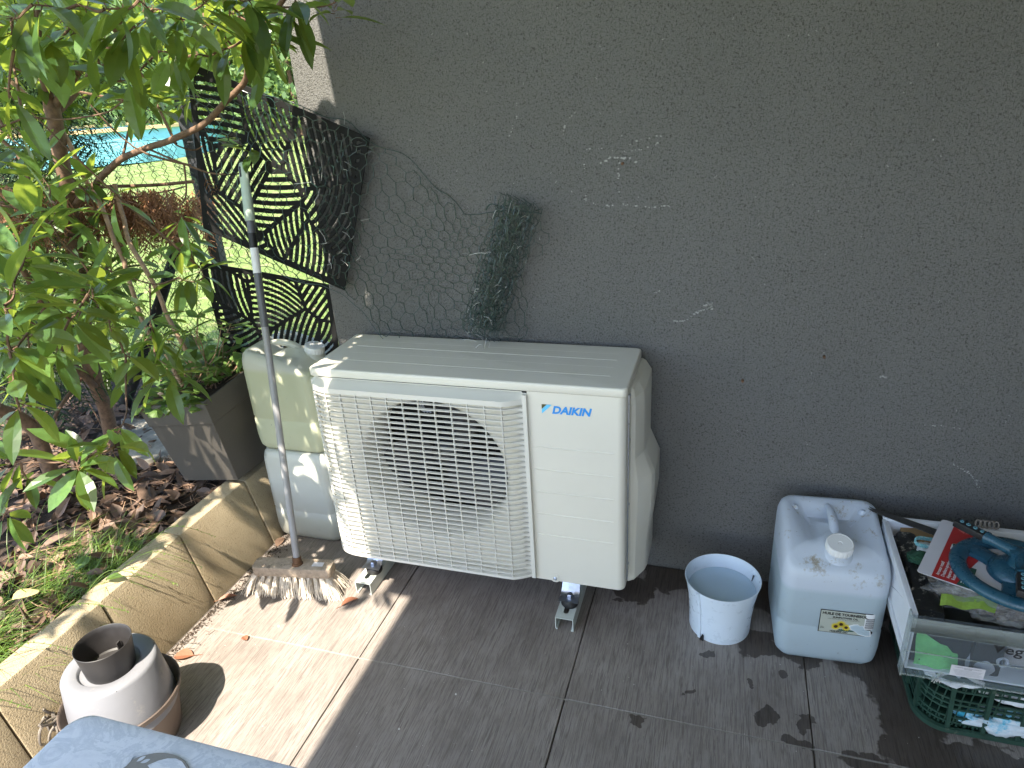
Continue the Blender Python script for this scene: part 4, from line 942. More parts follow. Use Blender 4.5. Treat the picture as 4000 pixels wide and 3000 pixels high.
for k in range(95):    # loose filler leaves through the depth of the shrub
    x = rr.uniform(-80, 400) if rr.random() < .8 else rr.uniform(380, 620); y = rr.uniform(-80, 830) if x < 400 else rr.uniform(-60, 100)
    d = clear_dist(x, y, rr.uniform(2.2, 3.1))
    if 130 < x < 420 and 240 < y < 560 and rr.random() < .85: continue
    if 60 < x < 200 and 200 < y < 900 and rr.random() < .7: continue
    whorl(lf, tg, PD(x, y, d), rnd_unit(rr)+Vector((0, 0, -.1)), rr.randint(3, 6), .12, .042, rr, .3)
for k in range(150):   # smaller leaves further back fill the upper half
    x = rr.uniform(-60, 470) if rr.random() < .75 else rr.uniform(380, 610); y = rr.uniform(-60, 230) if rr.random() < .62 else rr.uniform(200, 850)
    if x > 420 and y > 110: continue
    if 130 < x < 420 and 240 < y < 470 and rr.random() < .9: continue
    if x > 230 and y > 230: continue
    if 60 < x < 200 and 200 < y < 900 and rr.random() < .5: continue
    whorl(lf, tg, PD(x, y, clear_dist(x, y, rr.uniform(2.4, 3.3))), rnd_unit(rr)+Vector((0, 0, .1)), rr.randint(5, 8), .095, .034, rr, .2)
for k in range(95):
    x = rr.uniform(-40, 300); y = rr.uniform(230, 800)
    if 120 < x and 250 < y < 380: continue
    if x > 200 and rr.random() < .5: continue
    whorl(lf, tg, PD(x, y, clear_dist(x, y, rr.uniform(2.6, 3.3))), rnd_unit(rr)+Vector((0, 0, .1)), rr.randint(5, 8), .095, .034, rr, .2)
# upper crown of the shrub, above the picture: it throws the dappled shade on the wall, cans and broom
for k in range(215):
    z = rr.uniform(1.95, 2.35); fy = rr.uniform(-.36, .95); x = rr.uniform(-1.9, -.66)
    if fy < -.1 and x > -.8 and rr.random() < .35: continue
    if fy > .35 and x > -1.0 and rr.random() < .55: continue
    tip = Vector((x, fy-.62*z, z)); whorl(lf, tg, tip, rnd_unit(rr), rr.randint(4, 6), .12, .042, rr, .3)
for k in range(60):   # shade for the low left part only
    z = rr.uniform(1.25, 1.6); tip = Vector((rr.uniform(-2.7, -1.75), rr.uniform(-1.75, -1.0)-.62*(z-1.2), z)); whorl(lf, tg, tip, rnd_unit(rr), 5, .13, .048, rr, .3)
for k in range(70):
    z = rr.uniform(2.0, 2.6); fy = rr.uniform(-.75, .55); x = rr.uniform(-3.4, -1.35)
    tip = Vector((x, fy-.62*z, z)); whorl(lf, tg, tip, rnd_unit(rr), 5, .13, .048, rr, .3)
for k in range(9):
    a = Vector((-1.5, -.35, 1.5)); b = Vector((rr.uniform(-1.5, -.75), rr.uniform(-1.5, -.5), rr.uniform(2.0, 2.3)))
    if k < 5: tg.tube(smooth_path([Vector((-2.2, -.5, 1.9)), (Vector((-2.2, -.5, 1.9))+b)/2+Vector((0, 0, .15)), b], 6), [.012-.0012*i/2 for i in range(13)][:13], 7)
tk.build('trunk', 'bark', sh, smooth=True); tg.build('twigs', 'bark', sh, smooth=True); lf.build('crown', 'laurel', sh)
# --- small sprig leaves near the ground in front
# ================================================================== CONIFER behind the shrub
rr = random.Random(5); cf = MB(); ct = MB()
con = thing('conifer', 'dark green conifer with feathery sprays growing behind the shrub at the far left', 'tree', P(60, 700, 2, .2))
def spray(mb, base, d, L, r, nl=9, wd=.0022, hang=.3):
    d = d.normalized(); s = d.cross(Vector((0, 0, 1))); s = s.normalized() if s.length > .1 else Vector((1, 0, 0)); n = s.cross(d)
    s = (s*math.cos(.5)+n*math.sin(r.uniform(-1, 1))).normalized()
    for i in range(nl):
        t = (i+.5)/nl; c = base+d*L*t-Vector((0, 0, hang*L*t*t))
        for sg in (-1, 1):
            l2 = L*.42*(1-t*.75)*r.uniform(.7, 1.1); dd = (d*.8+s*sg+Vector((0, 0, -hang*.4))).normalized(); e = c+dd*l2
            pr = dd.cross(n).normalized()*wd; mb.add([c-pr, c+pr, e+pr*.6, e-pr*.6], [(0, 1, 2, 3)])
            for q in (.35, .6, .85):
                c2_ = c.lerp(e, q); e2 = c2_+(dd+d*.9).normalized()*l2*.33; p2 = pr*.9; mb.add([c2_-p2, c2_+p2, e2], [(0, 1, 2)])
    pr = s*wd; mb.add([base-pr, base+pr, base+d*L-Vector((0, 0, hang*L))], [(0, 1, 2)])
for k in range(760):
    x = rr.gauss(60, 110); y = rr.uniform(60, 860)
    if x > 300 or (y > 480 and x > 150): continue
    if x > 150 and y > 280 and rr.random() < .6: continue
    spray(cf, PD(x, y, rr.uniform(3.0, 3.9)), Vector((rr.uniform(-.3, 1), rr.uniform(-.8, .4), rr.uniform(-.5, .4))), rr.uniform(.14, .28), rr, 9, .0024)
for k in range(26):
    x = rr.uniform(180, 420); y = rr.uniform(290, 470); spray(cf, PD(x, y, rr.uniform(2.9, 3.2)), Vector((rr.uniform(.2, 1), -.3, rr.uniform(-.6, .3))), rr.uniform(.10, .2), rr, 8, .0016)
for k in range(60):
    x = rr.uniform(120, 430); y = rr.uniform(520, 760); spray(cf, PD(x, y, rr.uniform(3.05, 3.3)), Vector((rr.uniform(-1, 1), -.3, rr.uniform(-.6, .6))), rr.uniform(.08, .16), rr, 8, .0015)
cf.build('foliage', 'thuja', con)
df = MB()
for k in range(330):
    x = rr.gauss(300, 75) if rr.random() < .68 else rr.uniform(-10, 190); y = 398+.02*x+abs(rr.gauss(0, 38))
    if x > 455: continue
    spray(df, PD(x, y, rr.uniform(2.75, 3.05)), Vector((rr.uniform(-.4, .5), rr.uniform(-.5, .2), rr.uniform(-1.2, -.5))), rr.uniform(.07, .15), rr, 8, .0021, .5)
for k in range(10):
    x = rr.uniform(420, 545); spray(df, PD(x, rr.uniform(360, 400), 2.4), Vector((.4, 0, -.8)), .06, rr, 6, .0012, .3)
df.build('dead_spray', 'brown', con)
ct.tube([Vector((-3.2, .1, .1)), Vector((-3.15, .12, 2.5))], [.06, .04], 10)
ct.tube(smooth_path([PD(-20, 440, 3.0), PD(90, 420, 2.95), PD(200, 405, 2.9), PD(330, 400, 2.85), PD(420, 392, 2.8)], 5), .006, 7)
for k in range(16): ct.tube([Vector((-3.15, .12, 1+.09*k)), PD(rr.uniform(0, 260), rr.uniform(80, 520), 3.2)], [.008, .003], 5)
ct.build('trunk', 'bark', con, smooth=True)

# ================================================================== HEDGE and bank far behind
rr = random.Random(8)
def leafcloud(mb, pts, s0, s1, r, square=False):
    for p in pts:
        s = r.uniform(s0, s1); a = rnd_unit(r); b = a.orthogonal().normalized()
        b = (b*math.cos(1.0)+a.cross(b)*math.sin(r.uniform(0, 6))).normalized(); c = a.cross(b).normalized()
        mb.add([p-c*s*.6, p+b*s*.42, p+c*s*.6, p-b*s*.42], [(0, 1, 2, 3)])
def bush(name, label, cat, cx_, cy_, rx, ry, rz, n, s0, s1, mat='hedge', z0=None):
    base = Vector((cx_, cy_, lawn_z(cx_, cy_))); t = thing(name, label, cat, base, 'bushes behind the lawn'); mb = MB(); pts = []
    while len(pts) < n:
        d = rnd_unit(rr); d.z = abs(d.z); k = rr.uniform(.55, 1.0)
        p = Vector((d.x*rx*k, d.y*ry*k, d.z*rz*k)); nz = mnoise.noise(p*1.1+base); 
        if nz < -.12: continue
        pts.append(base+p*(1+.25*mnoise.noise(p*.8+base))+Vector((0, 0, .1)))
    leafcloud(mb, pts, s0, s1, rr); mb.build('foliage', mat, t)
    mb = MB()
    for k in range(5): mb.tube([base+Vector((rr.uniform(-.3, .3), rr.uniform(-.3, .3), -.1)), base+Vector((rr.uniform(-.6, .6)*rx, rr.uniform(-.5, .5)*ry, rz*.7))], [.06, .02], 6)
    mb.build('trunk', 'bark', t)
d0 = Vector((ray(420, 200).x, ray(420, 200).y)).normalized()
def at_dir(px, dist):
    d = ray(px, 250); v = Vector((d.x, d.y)).normalized()*dist; return CAM.x+v.x, CAM.y+v.y
specs = [(640, 15, 3.0, 'light green bush at the right end of the hedge, seen beside the wall'), (560, 17, 3.2, 'sunlit bush behind the top corner of the black screen panel'), (480, 16, 3.0, 'leafy bush above the right end of the pool'),
         (400, 18, 3.4, 'tall light green bush behind the middle of the pool'), (300, 17.5, 3.4, 'bush behind the left half of the pool rim'), (180, 18.5, 3.6, 'shaded bush behind the conifer'), (60, 18, 3.6, 'bush at the far left of the hedge behind the trunks'), (-80, 18, 3.8, 'bush outside the left edge of the hedge')]
for px, dist, rz, lb_ in specs:
    x, y = at_dir(px, dist); bush('bush', lb_, 'bush', x, y, 2.1, 1.8, rz, 5200, .07, .14)
mb = MB(); rr2 = random.Random(4)
for px in range(-300, 900, 60):
    x, y = at_dir(px, 21); base = Vector((x, y, 0)); pts = []
    for k in range(900):
        pts.append(base+Vector((rr2.gauss(0, 1.1), rr2.gauss(0, 1.0), rr2.uniform(.2, 9)))); 
    leafcloud(mb, pts, .25, .5, rr2)
o = mb.build('woodland', 'thuja'); tag(o, 'dark mass of trees behind the bushes at the end of the garden', 'woodland', kind='stuff')

# ================================================================== POOL
px_, py_ = at_dir(240, 14.6); pz = lawn_z(px_, py_); pt = thing('pool', 'small round above-ground pool with blue wall and tan rim on the lawn', 'pool', (px_, py_, pz))
mb = MB(); PRr, PH = 1.75, .46; pc_ = (px_, py_, pz)
mb.lathe([(PRr, -.05), (PRr+.02, .2), (PRr, PH-.03)], pc_, 20); mb.lathe([(PRr-.05, PH-.02), (PRr-.05, .1), (.001, .1)], pc_, 20); mb.build('pool_wall', 'poolwall', pt)
mb = MB(); mb.lathe([(PRr-.07, PH-.03), (PRr-.07, PH+.02), (PRr+.05, PH+.02), (PRr+.05, PH-.03), (PRr-.07, PH-.03)], pc_, 20); mb.build('rim', 'poolrim', pt)
mb = MB(); mb.lathe([(PRr-.06, PH-.10), (.001, PH-.10)], pc_, 20); mb.build('water', 'water', pt)

# ================================================================== FENCE
FY = .42
fe = thing('chain_link_fence', 'dark chain link fence with steel post and leaning wooden stake behind the shrub', 'fence', (-1.55, FY, .2))
mb = MB(); pitch = .062; zz0, zz1 = .2, 1.35; nrow = int((zz1-zz0)/(pitch/2)); ncol = 70
for c_ in range(ncol):
    for sgn in (1, -1):
        pts = []
        for r_ in range(nrow+1):
            x = -.84-(c_*pitch)-(pitch/2*(1 if (r_ % 2 == 0) == (sgn == 1) else 0)); z = zz0+r_*pitch/2
            p = Vector((x, FY+(.002 if (r_ % 2 == 0) == (sgn == 1) else -.002), z)); p += Vector((wob(Vector((x, z, 0)), .012, 3).x, 0, wob(Vector((x, z, 4)), .012, 3).x)); pts.append(p)
        mb.tube(pts, .0012, 4, False)
for z in (.24, .75, 1.34): mb.tube([Vector((-.83-.5*i, FY, z+.01*math.sin(i))) for i in range(10)], .0015, 4, False)
mb.build('mesh', 'wire_fence', fe)
mb = MB(); mb.box(-1.62, -1.572, FY+.01, FY+.05, -.03, 1.50); mb.build('post', 'steelpost', fe, bevel=.003)
for x_ in (-3.62, -.90): mb = MB(); mb.box(x_, x_+.042, FY+.01, FY+.05, -.03, 1.50); mb.build('post', 'steelpost', fe, bevel=.003)
pa, pb = P(410, 460, 1, .50), P(262, 900, 2, .16); mb = MB(); mb.tube([p+wob(p, .012, 5) for p in [pa.lerp(pb, i/8) for i in range(9)]], [.021+.006*(i/8) for i in range(9)], 9)
o = mb.build('wooden_stake', 'darkwood', None, smooth=True); tag(o, 'dark leaning wooden stake propped against the chain link fence behind the planter', 'stake')

# ================================================================== DECORATIVE SCREEN PANELS
def screen(name, label, TLp, TRp, BLp, BRp, seed, nu, nv, thick=.003, cut=None):
    r = np.random.default_rng(seed)
    Wd = (TRp-TLp).length; Hd = (BLp-TLp).length
    u = (np.arange(nu)+.5)/nu; v = (np.arange(nv)+.5)/nv; U, V = np.meshgrid(u, v)
    X = U*Wd; Y = V*Hd
    # cells of a voronoi layout, every cell filled with curved parallel slots
    sx_, sy_ = int(math.ceil(Wd/.20)), int(math.ceil(Hd/.17)); S = []
    for i in range(-1, sx_+1):
        for j in range(-1, sy_+1): S.append(((i+.5+r.uniform(-.42, .42))*.20, (j+.5+r.uniform(-.42, .42))*.17, r.uniform(0, math.pi), r.uniform(-2.6, 2.6), r.uniform(0, .026)))
    S = np.array(S); D = np.stack([np.hypot(X-s[0], Y-s[1]) for s in S]); o_ = np.argsort(D, 0); i0 = o_[0]; i1 = o_[1]
    d0_ = np.take_along_axis(D, o_[:1], 0)[0]; d1_ = np.take_along_axis(D, o_[1:2], 0)[0]
    sep = np.hypot(S[i0, 0]-S[i1, 0], S[i0, 1]-S[i1, 1]); border = (d1_**2-d0_**2)/(2*sep)
    an = S[i0, 2]; lx_ = (X-S[i0, 0])*np.cos(an)+(Y-S[i0, 1])*np.sin(an); ly_ = -(X-S[i0, 0])*np.sin(an)+(Y-S[i0, 1])*np.cos(an)
    ph = ly_+S[i0, 3]*lx_**2+S[i0, 4]; per = .023
    fr_ = np.mod(ph, per)/per; slot = (np.abs(fr_-.5) < .215)
    edge = np.minimum(np.minimum(X, Wd-X), np.minimum(Y, Hd-Y))
    hole = slot & (border > .0065) & (edge > .020)
    solid = ~hole
    nrm = (TRp-TLp).cross(BLp-TLp).normalized()*thick
    gu = np.arange(nu+1)/nu; gv = np.arange(nv+1)/nv; GU, GV = np.meshgrid(gu, gv)
    A = np.array(TLp); B = np.array(TRp); C = np.array(BLp); Dd = np.array(BRp)
    pts = (A*(1-GU[..., None])*(1-GV[..., None])+B*GU[..., None]*(1-GV[..., None])+C*(1-GU[..., None])*GV[..., None]+Dd*GU[..., None]*GV[..., None]).reshape(-1, 3)
    # a very slight bow of the sheet
    pts[:, 1] += (.010*np.sin(GU*3.1+.4)*np.cos(GV*2)).reshape(-1)
    jj, ii = np.nonzero(solid); a = jj*(nu+1)+ii; quads = np.stack([a, a+1, a+nu+2, a+nu+1], 1)
    nv_ = len(pts); back = pts+np.array(nrm)
    allv = np.concatenate([pts, back]); q2 = quads[:, ::-1]+nv_
    pad = np.zeros((nv+2, nu+2), bool); pad[1:-1, 1:-1] = solid; sides = []
    def side_(mask, p, q):
        j, i = np.nonzero(mask); a0_ = (j+p[1])*(nu+1)+i+p[0]; b0_ = (j+q[1])*(nu+1)+i+q[0]; sides.append(np.stack([a0_, a0_+nv_, b0_+nv_, b0_], 1))
    side_(solid & ~pad[:-2, 1:-1], (0, 0), (1, 0)); side_(solid & ~pad[2:, 1:-1], (1, 1), (0, 1)); side_(solid & ~pad[1:-1, :-2], (0, 1), (0, 0)); side_(solid & ~pad[1:-1, 2:], (1, 0), (1, 1))
    F_ = np.concatenate([quads, q2]+sides); me = bpy.data.meshes.new(name)
    me.vertices.add(len(allv)); me.vertices.foreach_set('co', allv.reshape(-1).astype(np.float32)); me.loops.add(F_.size); me.loops.foreach_set('vertex_index', F_.reshape(-1).astype(np.int32))
    me.polygons.add(len(F_)); me.polygons.foreach_set('loop_start', np.arange(0, F_.size, 4, dtype=np.int32)); me.polygons.foreach_set('loop_total', np.full(len(F_), 4, dtype=np.int32)); me.update(calc_edges=True)
    bm = bmesh.new(); bm.from_mesh(me); bmesh.ops.delete(bm, geom=[v_ for v_ in bm.verts if not v_.link_faces], context='VERTS'); bm.to_mesh(me); bm.free()
    me.materials.append(MT['screen']); o = bpy.data.objects.new(name, me); COL.objects.link(o); return tag(o, label, 'garden screen', 'black cut-out screen panels')
screen('garden_screen', 'larger upper black cut-out screen panel hanging askew against the wall edge under chicken wire', Vector((-1.13, -.045, 1.585)), P(800, 298, 1, -.045), P(440, 493, 1, -.045), P(744, 628, 1, -.045), 4, 260, 190)
screen('garden_screen', 'lower smaller black cut-out screen panel standing behind the jerrycans', P(429, 567, 1, .03), P(715, 615, 1, .03), P(500, 810, 1, .03), P(737, 800, 1, .03), 9, 200, 110)

# ================================================================== CHICKEN WIRE
rr = random.Random(31); mb = MB(); HX = .038
def hexwire(fn, u0, u1, v0, v1, rad=.0008, keep=None, j=.12):
    a = HX/math.sqrt(3); seen = {}
    def node(i, j_):
        k = (i, j_)
        if k not in seen: seen[k] = (rr.gauss(0, j*.1)*HX*1.2, rr.gauss(0, j*.1)*HX*1.2)
        return seen[k]
    nc = int((u1-u0)/(HX))+1; nr = int((v1-v0)/(1.5*a))+1
    for r_ in range(nr):
        for c_ in range(nc):
            cu = u0+c_*HX+(HX/2 if r_ % 2 else 0); cv = v0+r_*1.5*a
            cor = [(cu, cv+a), (cu+HX/2, cv+a/2), (cu+HX/2, cv-a/2), (cu, cv-a)]
            for e in range(3):
                p, q = cor[e], cor[e+1]
                if keep and not (keep(*p) and keep(*q)): continue
                kp_, kq = (round(p[0]/HX*2), round(p[1]/a*2)), (round(q[0]/HX*2), round(q[1]/a*2)); jp, jq = node(*kp_), node(*kq)
                A_ = fn(p[0]+jp[0], p[1]+jp[1]); B_ = fn(q[0]+jq[0], q[1]+jq[1]); M_ = A_.lerp(B_, .5)+Vector((rr.gauss(0, .0012), rr.gauss(0, .001), rr.gauss(0, .0012)))
                mb.tube([A_, M_, B_], rad*(1.5 if e == 1 else 1.0), 4, False)
# flat sheet: u along (left to right), v up
topl = [(-1.15, 1.50), (-.78, 1.47), (-.67, 1.432), (-.575, 1.36), (-.478, 1.292), (-.36, 1.228), (-.30, 1.165), (-.24, 1.165)]
botl = [(-1.15, 1.02), (-.79, .94), (-.673, .86), (-.564, .74), (-.45, .66), (-.3, .66), (-.2, .66)]
def interp(l, x):
    for (a, b), (c_, d) in zip(l[:-1], l[1:]):
        if x <= c_: return b+(d-b)*max(0, (x-a))/(c_-a)
    return l[-1][1]
def sheet(x, z):
    bulge = -.012-.016*math.sin((x+1)*5)**2-.012*mnoise.noise(Vector((x*4, z*4, 1))); y = bulge if x > -.62 else -.068+.015*mnoise.noise(Vector((x*7, z*7, 1)))
    if -.62 < x < -.50: y = bulge*(x+.62)/.12+(-.068)*(1-(x+.62)/.12)
    return Vector((x+.045*mnoise.noise(Vector((x*4, z*4, 5)))+.02*mnoise.noise(Vector((x*11, z*11, 5))), min(y, -.006), z+.06*mnoise.noise(Vector((x*4, z*4, 9)))+.025*mnoise.noise(Vector((x*12, z*12, 9)))))
cwt = thing('chicken_wire', 'crumpled dark green chicken wire with a loose roll, hanging against the wall', 'chicken wire', (-.25, -.05, .77))
hexwire(sheet, -1.12, -.20, .66, 1.52, .00095, lambda x, z: botl and interp(botl, x) < z < interp(topl, x) and not (x < -.98 and z > 1.48))
mb.tube([sheet(x, interp(topl, x)) for x in [-1.1+.9*i/60 for i in range(61)]], .0012, 5); mb.tube([sheet(x, interp(botl, x)) for x in [-1.1+.7*i/50 for i in range(51)]], .0010, 5)
mb.build('flat_sheet', 'wire', cwt)
mb = MB(); ra = Vector((-.150, -.060, 1.165)); rb = Vector((-.340, -.062, .66)); axd = (rb-ra); Lr = axd.length*.70; axd.normalize(); ea = axd.cross(Vector((0, 1, 0))).normalized(); eb = axd.cross(ea)
for layer in range(6):
    rad0 = .012+.0078*layer
    def cyl(u, v, rad0=rad0, layer=layer):
        q = u/max(rad0, .02)+layer*.9; rr_ = rad0*(1+.18*mnoise.noise(Vector((q, v*12, layer)))); c_ = ra+axd*v
        p = c_+ea*math.cos(q)*rr_*1.25+eb*math.sin(q)*rr_*.95+wob(Vector((q, v*9, layer)), .008, 2); p.y = min(p.y, -.004); return p
    hexwire(cyl, 0, 2*math.pi*max(rad0, .02), 0, Lr, .00080, None, .6)
# loose flap at the top right of the roll
def flap(x, z): return Vector((-.24+x, -.055-.02*math.sin(x*18), 1.158-.09*x+z))
hexwire(flap, .02, .16, -.09, .0, .0008)
mb.tube(smooth_path([Vector((-.245, -.05, 1.160)), Vector((-.225, -.06, 1.178)), Vector((-.19, -.06, 1.168)), Vector((-.14, -.055, 1.158)), Vector((-.088, -.05, 1.150))], 6), .0018, 5)
mb.build('roll', 'wire', cwt)
mb = MB(); rr3 = random.Random(2)
for k in range(26):
    p = ra+axd*rr3.uniform(0, .42)+ea*rr3.uniform(-.05, .05)+Vector((0, -.035, 0)); q = p+Vector((rr3.gauss(0, .015), rr3.gauss(0, .005), rr3.gauss(0, .015)))
    mb.tube(smooth_path([p, p.lerp(q, .5)+Vector((0, 0, .004)), q], 3), .0007, 3, False)
for k in range(20):
    p = Vector((rr3.uniform(-.78, -.62), -.072, rr3.uniform(.98, 1.40))); q = p+Vector((rr3.gauss(0, .02), 0, rr3.gauss(0, .03))); mb.tube([p, p.lerp(q, .5)+Vector((.004, 0, 0)), q], .0007, 3, False)
mb.build('cobweb', simple('pale_cobweb', (.42, .42, .40), .9), cwt)['kind'] = 'stuff'

# ================================================================== BED DETAIL
rr = random.Random(42); mb = MB()
for k in range(3200):
    x = -1.245-abs(rr.gauss(0, .75)); y = rr.uniform(-1.9, .5)
    if x < -4.5: continue
    L_ = rr.uniform(.03, .085); d = Vector((rr.uniform(-1, 1), rr.uniform(-1, 1), rr.uniform(-.2, .25))); n = Vector((rr.gauss(0, .5), rr.gauss(0, .5), 1))
    leaf(mb, Vector((x, y, bed_z(x, y)+rr.uniform(.002, .022))), d, n, L_, L_*rr.uniform(.32, .5), rr.uniform(-.5, .6), rr.uniform(0, .6), 5, rr.uniform(-.8, .8))
o = mb.build('leaf_litter', 'litter'); tag(o, 'dry brown fallen leaves covering the soil of the bed', 'leaf litter', kind='stuff')
mb = MB()
for k in range(420):
    x = -1.245-abs(rr.gauss(0, .5)); y = rr.uniform(-1.9, .4); p = Vector((x, y, bed_z(x, y)+.012)); a = rr.uniform(0, 6.3); L_ = rr.uniform(.04, .22)
    q = p+Vector((math.cos(a)*L_, math.sin(a)*L_, rr.uniform(0, .02)))
    if q.x > -1.245: continue
    mb.tube([p, p.lerp(q, .5)+Vector((rr.gauss(0, .008), rr.gauss(0, .008), .004)), q], .0013, 3, False)
o = mb.build('twig_litter', 'twig'); tag(o, 'thin dry twigs lying among the fallen leaves of the bed', 'twigs', kind='stuff')
def blade(mb, b, d, L_, wd, bend, r):
    d = d.normalized(); s = d.cross(Vector((0, 0, 1))).normalized() if abs(d.z) < .99 else Vector((1, 0, 0)); vs = []
    h_ = Vector((d.x, d.y, 0)); h_ = h_.normalized() if h_.length > .01 else Vector((1, 0, 0))
    for i in range(5):
        t = i/4; c = b+d*L_*t+h_*bend*L_*t*t*.6-Vector((0, 0, bend*L_*t*t*.7)); w_ = wd*(1-t)**.6*.5+.00015; vs += [c-s*w_, c+s*w_]
    mb.add(vs, [(2*i, 2*i+1, 2*i+3, 2*i+2) for i in range(4)])
mb = MB()
for k in range(3600):
    y = rr.uniform(-1.7, -.55) if rr.random() < .85 else rr.uniform(-2.2, -1.5); x = -1.262-abs(rr.gauss(0, .16+.2*max(0, -.7-y)))
    g = mnoise.noise(Vector((x*4, y*4, 0)))
    if g < -.25: continue
    b = Vector((x, y, bed_z(x, y)-.005)); d = Vector((rr.gauss(.45, .55), rr.gauss(.35, .5), 1)); blade(mb, b, d, rr.uniform(.05, .19), rr.uniform(.0016, .0034), rr.uniform(.1, 1.1), rr)
for k in range(7):      # seeding stalks hanging over the edging
    y = (-.62, -.70, -.74, -.52, -1.02, -1.15, -.88)[k]; b = Vector((-1.25, y-.06, .23)); e = Vector((-1.09+rr.uniform(-.02, .05), y+rr.uniform(.02, .08), .22+rr.uniform(-.03, .06)))
    m_ = b.lerp(e, .5)+Vector((0, 0, .07)); pp = smooth_path([b, m_, e], 8); mb.tube(pp, .0008, 4, False)
    for q in pp[9:]:
        for s_ in range(2): leaf(mb, q, Vector((rr.gauss(0, 1), rr.gauss(0, 1), rr.gauss(0, .6))), Vector((0, 0, 1)), .007, .003, 0, .2, 3)
o = mb.build('grass', 'grass'); tag(o, 'long thin green grass growing along the concrete edging of the bed', 'grass', kind='stuff')
mb = MB()
for k in range(16000):   # lawn blades near the fence
    u = rr.random(); x = -.9-rr.random()*4.2; y = .66+3.2*u*u
    if mnoise.noise(Vector((x*1.5, y*1.5, 7))) < -.3: continue
    b = Vector((x, y, lawn_z(x, y)-.01)); L_ = rr.uniform(.03, .07); d = Vector((rr.gauss(0, .4), rr.gauss(0, .4), 1)); s = Vector((rr.gauss(0, 1), rr.gauss(0, 1), 0)).normalized()*.0025
    mb.add([b-s, b+s, b+d*L_], [(0, 1, 2)])
o = mb.build('lawn_blades', 'grass'); tag(o, 'short bright lawn grass behind the fence', 'grass', kind='stuff')
# slab lying on the soil
q = [P(262, 905, 2, .235), P(372, 905, 2, .235), P(375, 982, 2, .235), P(265, 1008, 2, .235)]
mb = MB(); mb.hexa([Vector((p.x, p.y, .205)) for p in q]+[Vector((p.x, p.y, .238)) for p in q]); o = mb.build('stone_slab', 'stone', bevel=.004); tag(o, 'flat pale slab with lit leaf-shaped spots lying on the bed left of the planter', 'slab')
# individual leaves one can point at
def floor_leaf(px, py, L_, Wd, ang, mat, label, z=0.0, nm='fallen_leaf', curl=.15, fold=.35, tilt=.08, stem=True):
    c = P(px, py, 2, z); d = Vector((math.cos(R(ang)), math.sin(R(ang)), tilt)); b = c-d*L_*.5+Vector((0, 0, .006)); mb = MB(); leaf(mb, b, d, Vector((0, 0, 1)), L_, Wd, curl, fold)
    if stem: mb.tube([b, b-d*.012+Vector((0, .003, 0)), b-d*.026+Vector((.002, .008, -.004))], .0009, 4)
    o = mb.build(nm, mat); return tag(o, label, 'leaf', 'single fallen leaves')
floor_leaf(397, 1418, .062, .042, 195, 'redleaf', 'reddish brown leaf on the sunlit tile beside the stacked pots')
floor_leaf(530, 1381, .026, .020, 150, 'redleaf', 'small torn orange leaf on the tile joint below the broom', stem=False)
floor_leaf(755, 1302, .060, .022, 55, 'redleaf', 'narrow curled brown leaf right of the broom bristles', fold=.9)
floor_leaf(492, 1293, .058, .020, 40, 'redleaf', 'narrow orange-brown leaf against the foot of the edging left of the broom', fold=.8)
floor_leaf(605, 1172, .055, .032, 100, 'litter', 'dull brown leaf in the corner under the bottom jerrycan', tilt=.2)
floor_leaf(57, 1285, .070, .060, 80, 'yellowleaf', 'large pale yellow leaf lying on the sunlit grass', z=.255, tilt=-.15, fold=.15)
floor_leaf(180, 1215, .066, .044, 100, 'ivy', 'spotted pale green leaf lying in the bed behind the grass', z=.25, tilt=.3, fold=.1)
floor_leaf(247, 1250, .05, .030, 200, 'laurel', 'green leaf lying on top of the concrete edging', z=.262, tilt=.1)
floor_leaf(205, 1240, .05, .03, 20, 'litter', 'brown dry leaf on the edge of the bed next to the green leaf', z=.25)
# dirt along the foot of the edging
mb = MB()
for k in range(2600):
    y = rr.uniform(-1.6, -.05); x = -1.092+abs(rr.gauss(0, .012 if y < -.45 else .024)); s = rr.uniform(.0008, .0042)
    c = Vector((x, y, s*.5+.0005)); vs = [c+rnd_unit(rr)*s for _ in range(5)]; mb.add(vs, [(0, 1, 2), (0, 2, 3), (0, 3, 4), (0, 4, 1), (1, 2, 3), (1, 3, 4)])
for k in range(900):
    y = rr.uniform(-1.0, -.1); x = -1.08+abs(rr.gauss(0, .16)); s = rr.uniform(.0005, .0016); c = Vector((x, y, s*.5)); vs = [c+rnd_unit(rr)*s for _ in range(4)]; mb.add(vs, [(0, 1, 2), (0, 2, 3), (0, 3, 1), (1, 2, 3)])
for k in range(120):
    y = rr.uniform(-1.4, -.1); x = -1.085+abs(rr.gauss(0, .03)); a = rr.uniform(0, 6.3); l_ = rr.uniform(.006, .03); p = Vector((x, y, .002)); mb.tube([p, p+Vector((math.cos(a)*l_, math.sin(a)*l_, .001))], .0007, 3, False)
o = mb.build('dirt_crumbs', simple('dark_dirt', (.07, .05, .035), .95, vary=.5)); tag(o, 'dark soil crumbs and bits along the foot of the edging', 'dirt', kind='stuff')
mb = MB()   # pale specks on the tiles
for k in range(160):
    x = rr.uniform(-1, 1.2); y = rr.uniform(-1.0, -.05); s = rr.uniform(.0006, .0016); c = Vector((x, y, .0006)); mb.add([c+Vector((s*math.cos(a)*rr.uniform(.6, 1.3), s*math.sin(a)*rr.uniform(.6, 1.3), 0)) for a in (0, 1.2, 2.5, 3.7, 5)], [(0, 1, 2, 3, 4)])
for p_, s in ((P(602, 1353), .004), (P(862, 1575), .003), (P(985, 1500), .003)): mb.lathe([(.0001, .0035), (s*.7, .003), (s, .0005)], p_, 7)
o = mb.build('grit', simple('pale_grit', (.55, .52, .48), .9)); tag(o, 'tiny pale specks of grit scattered on the tiles', 'grit', kind='stuff')

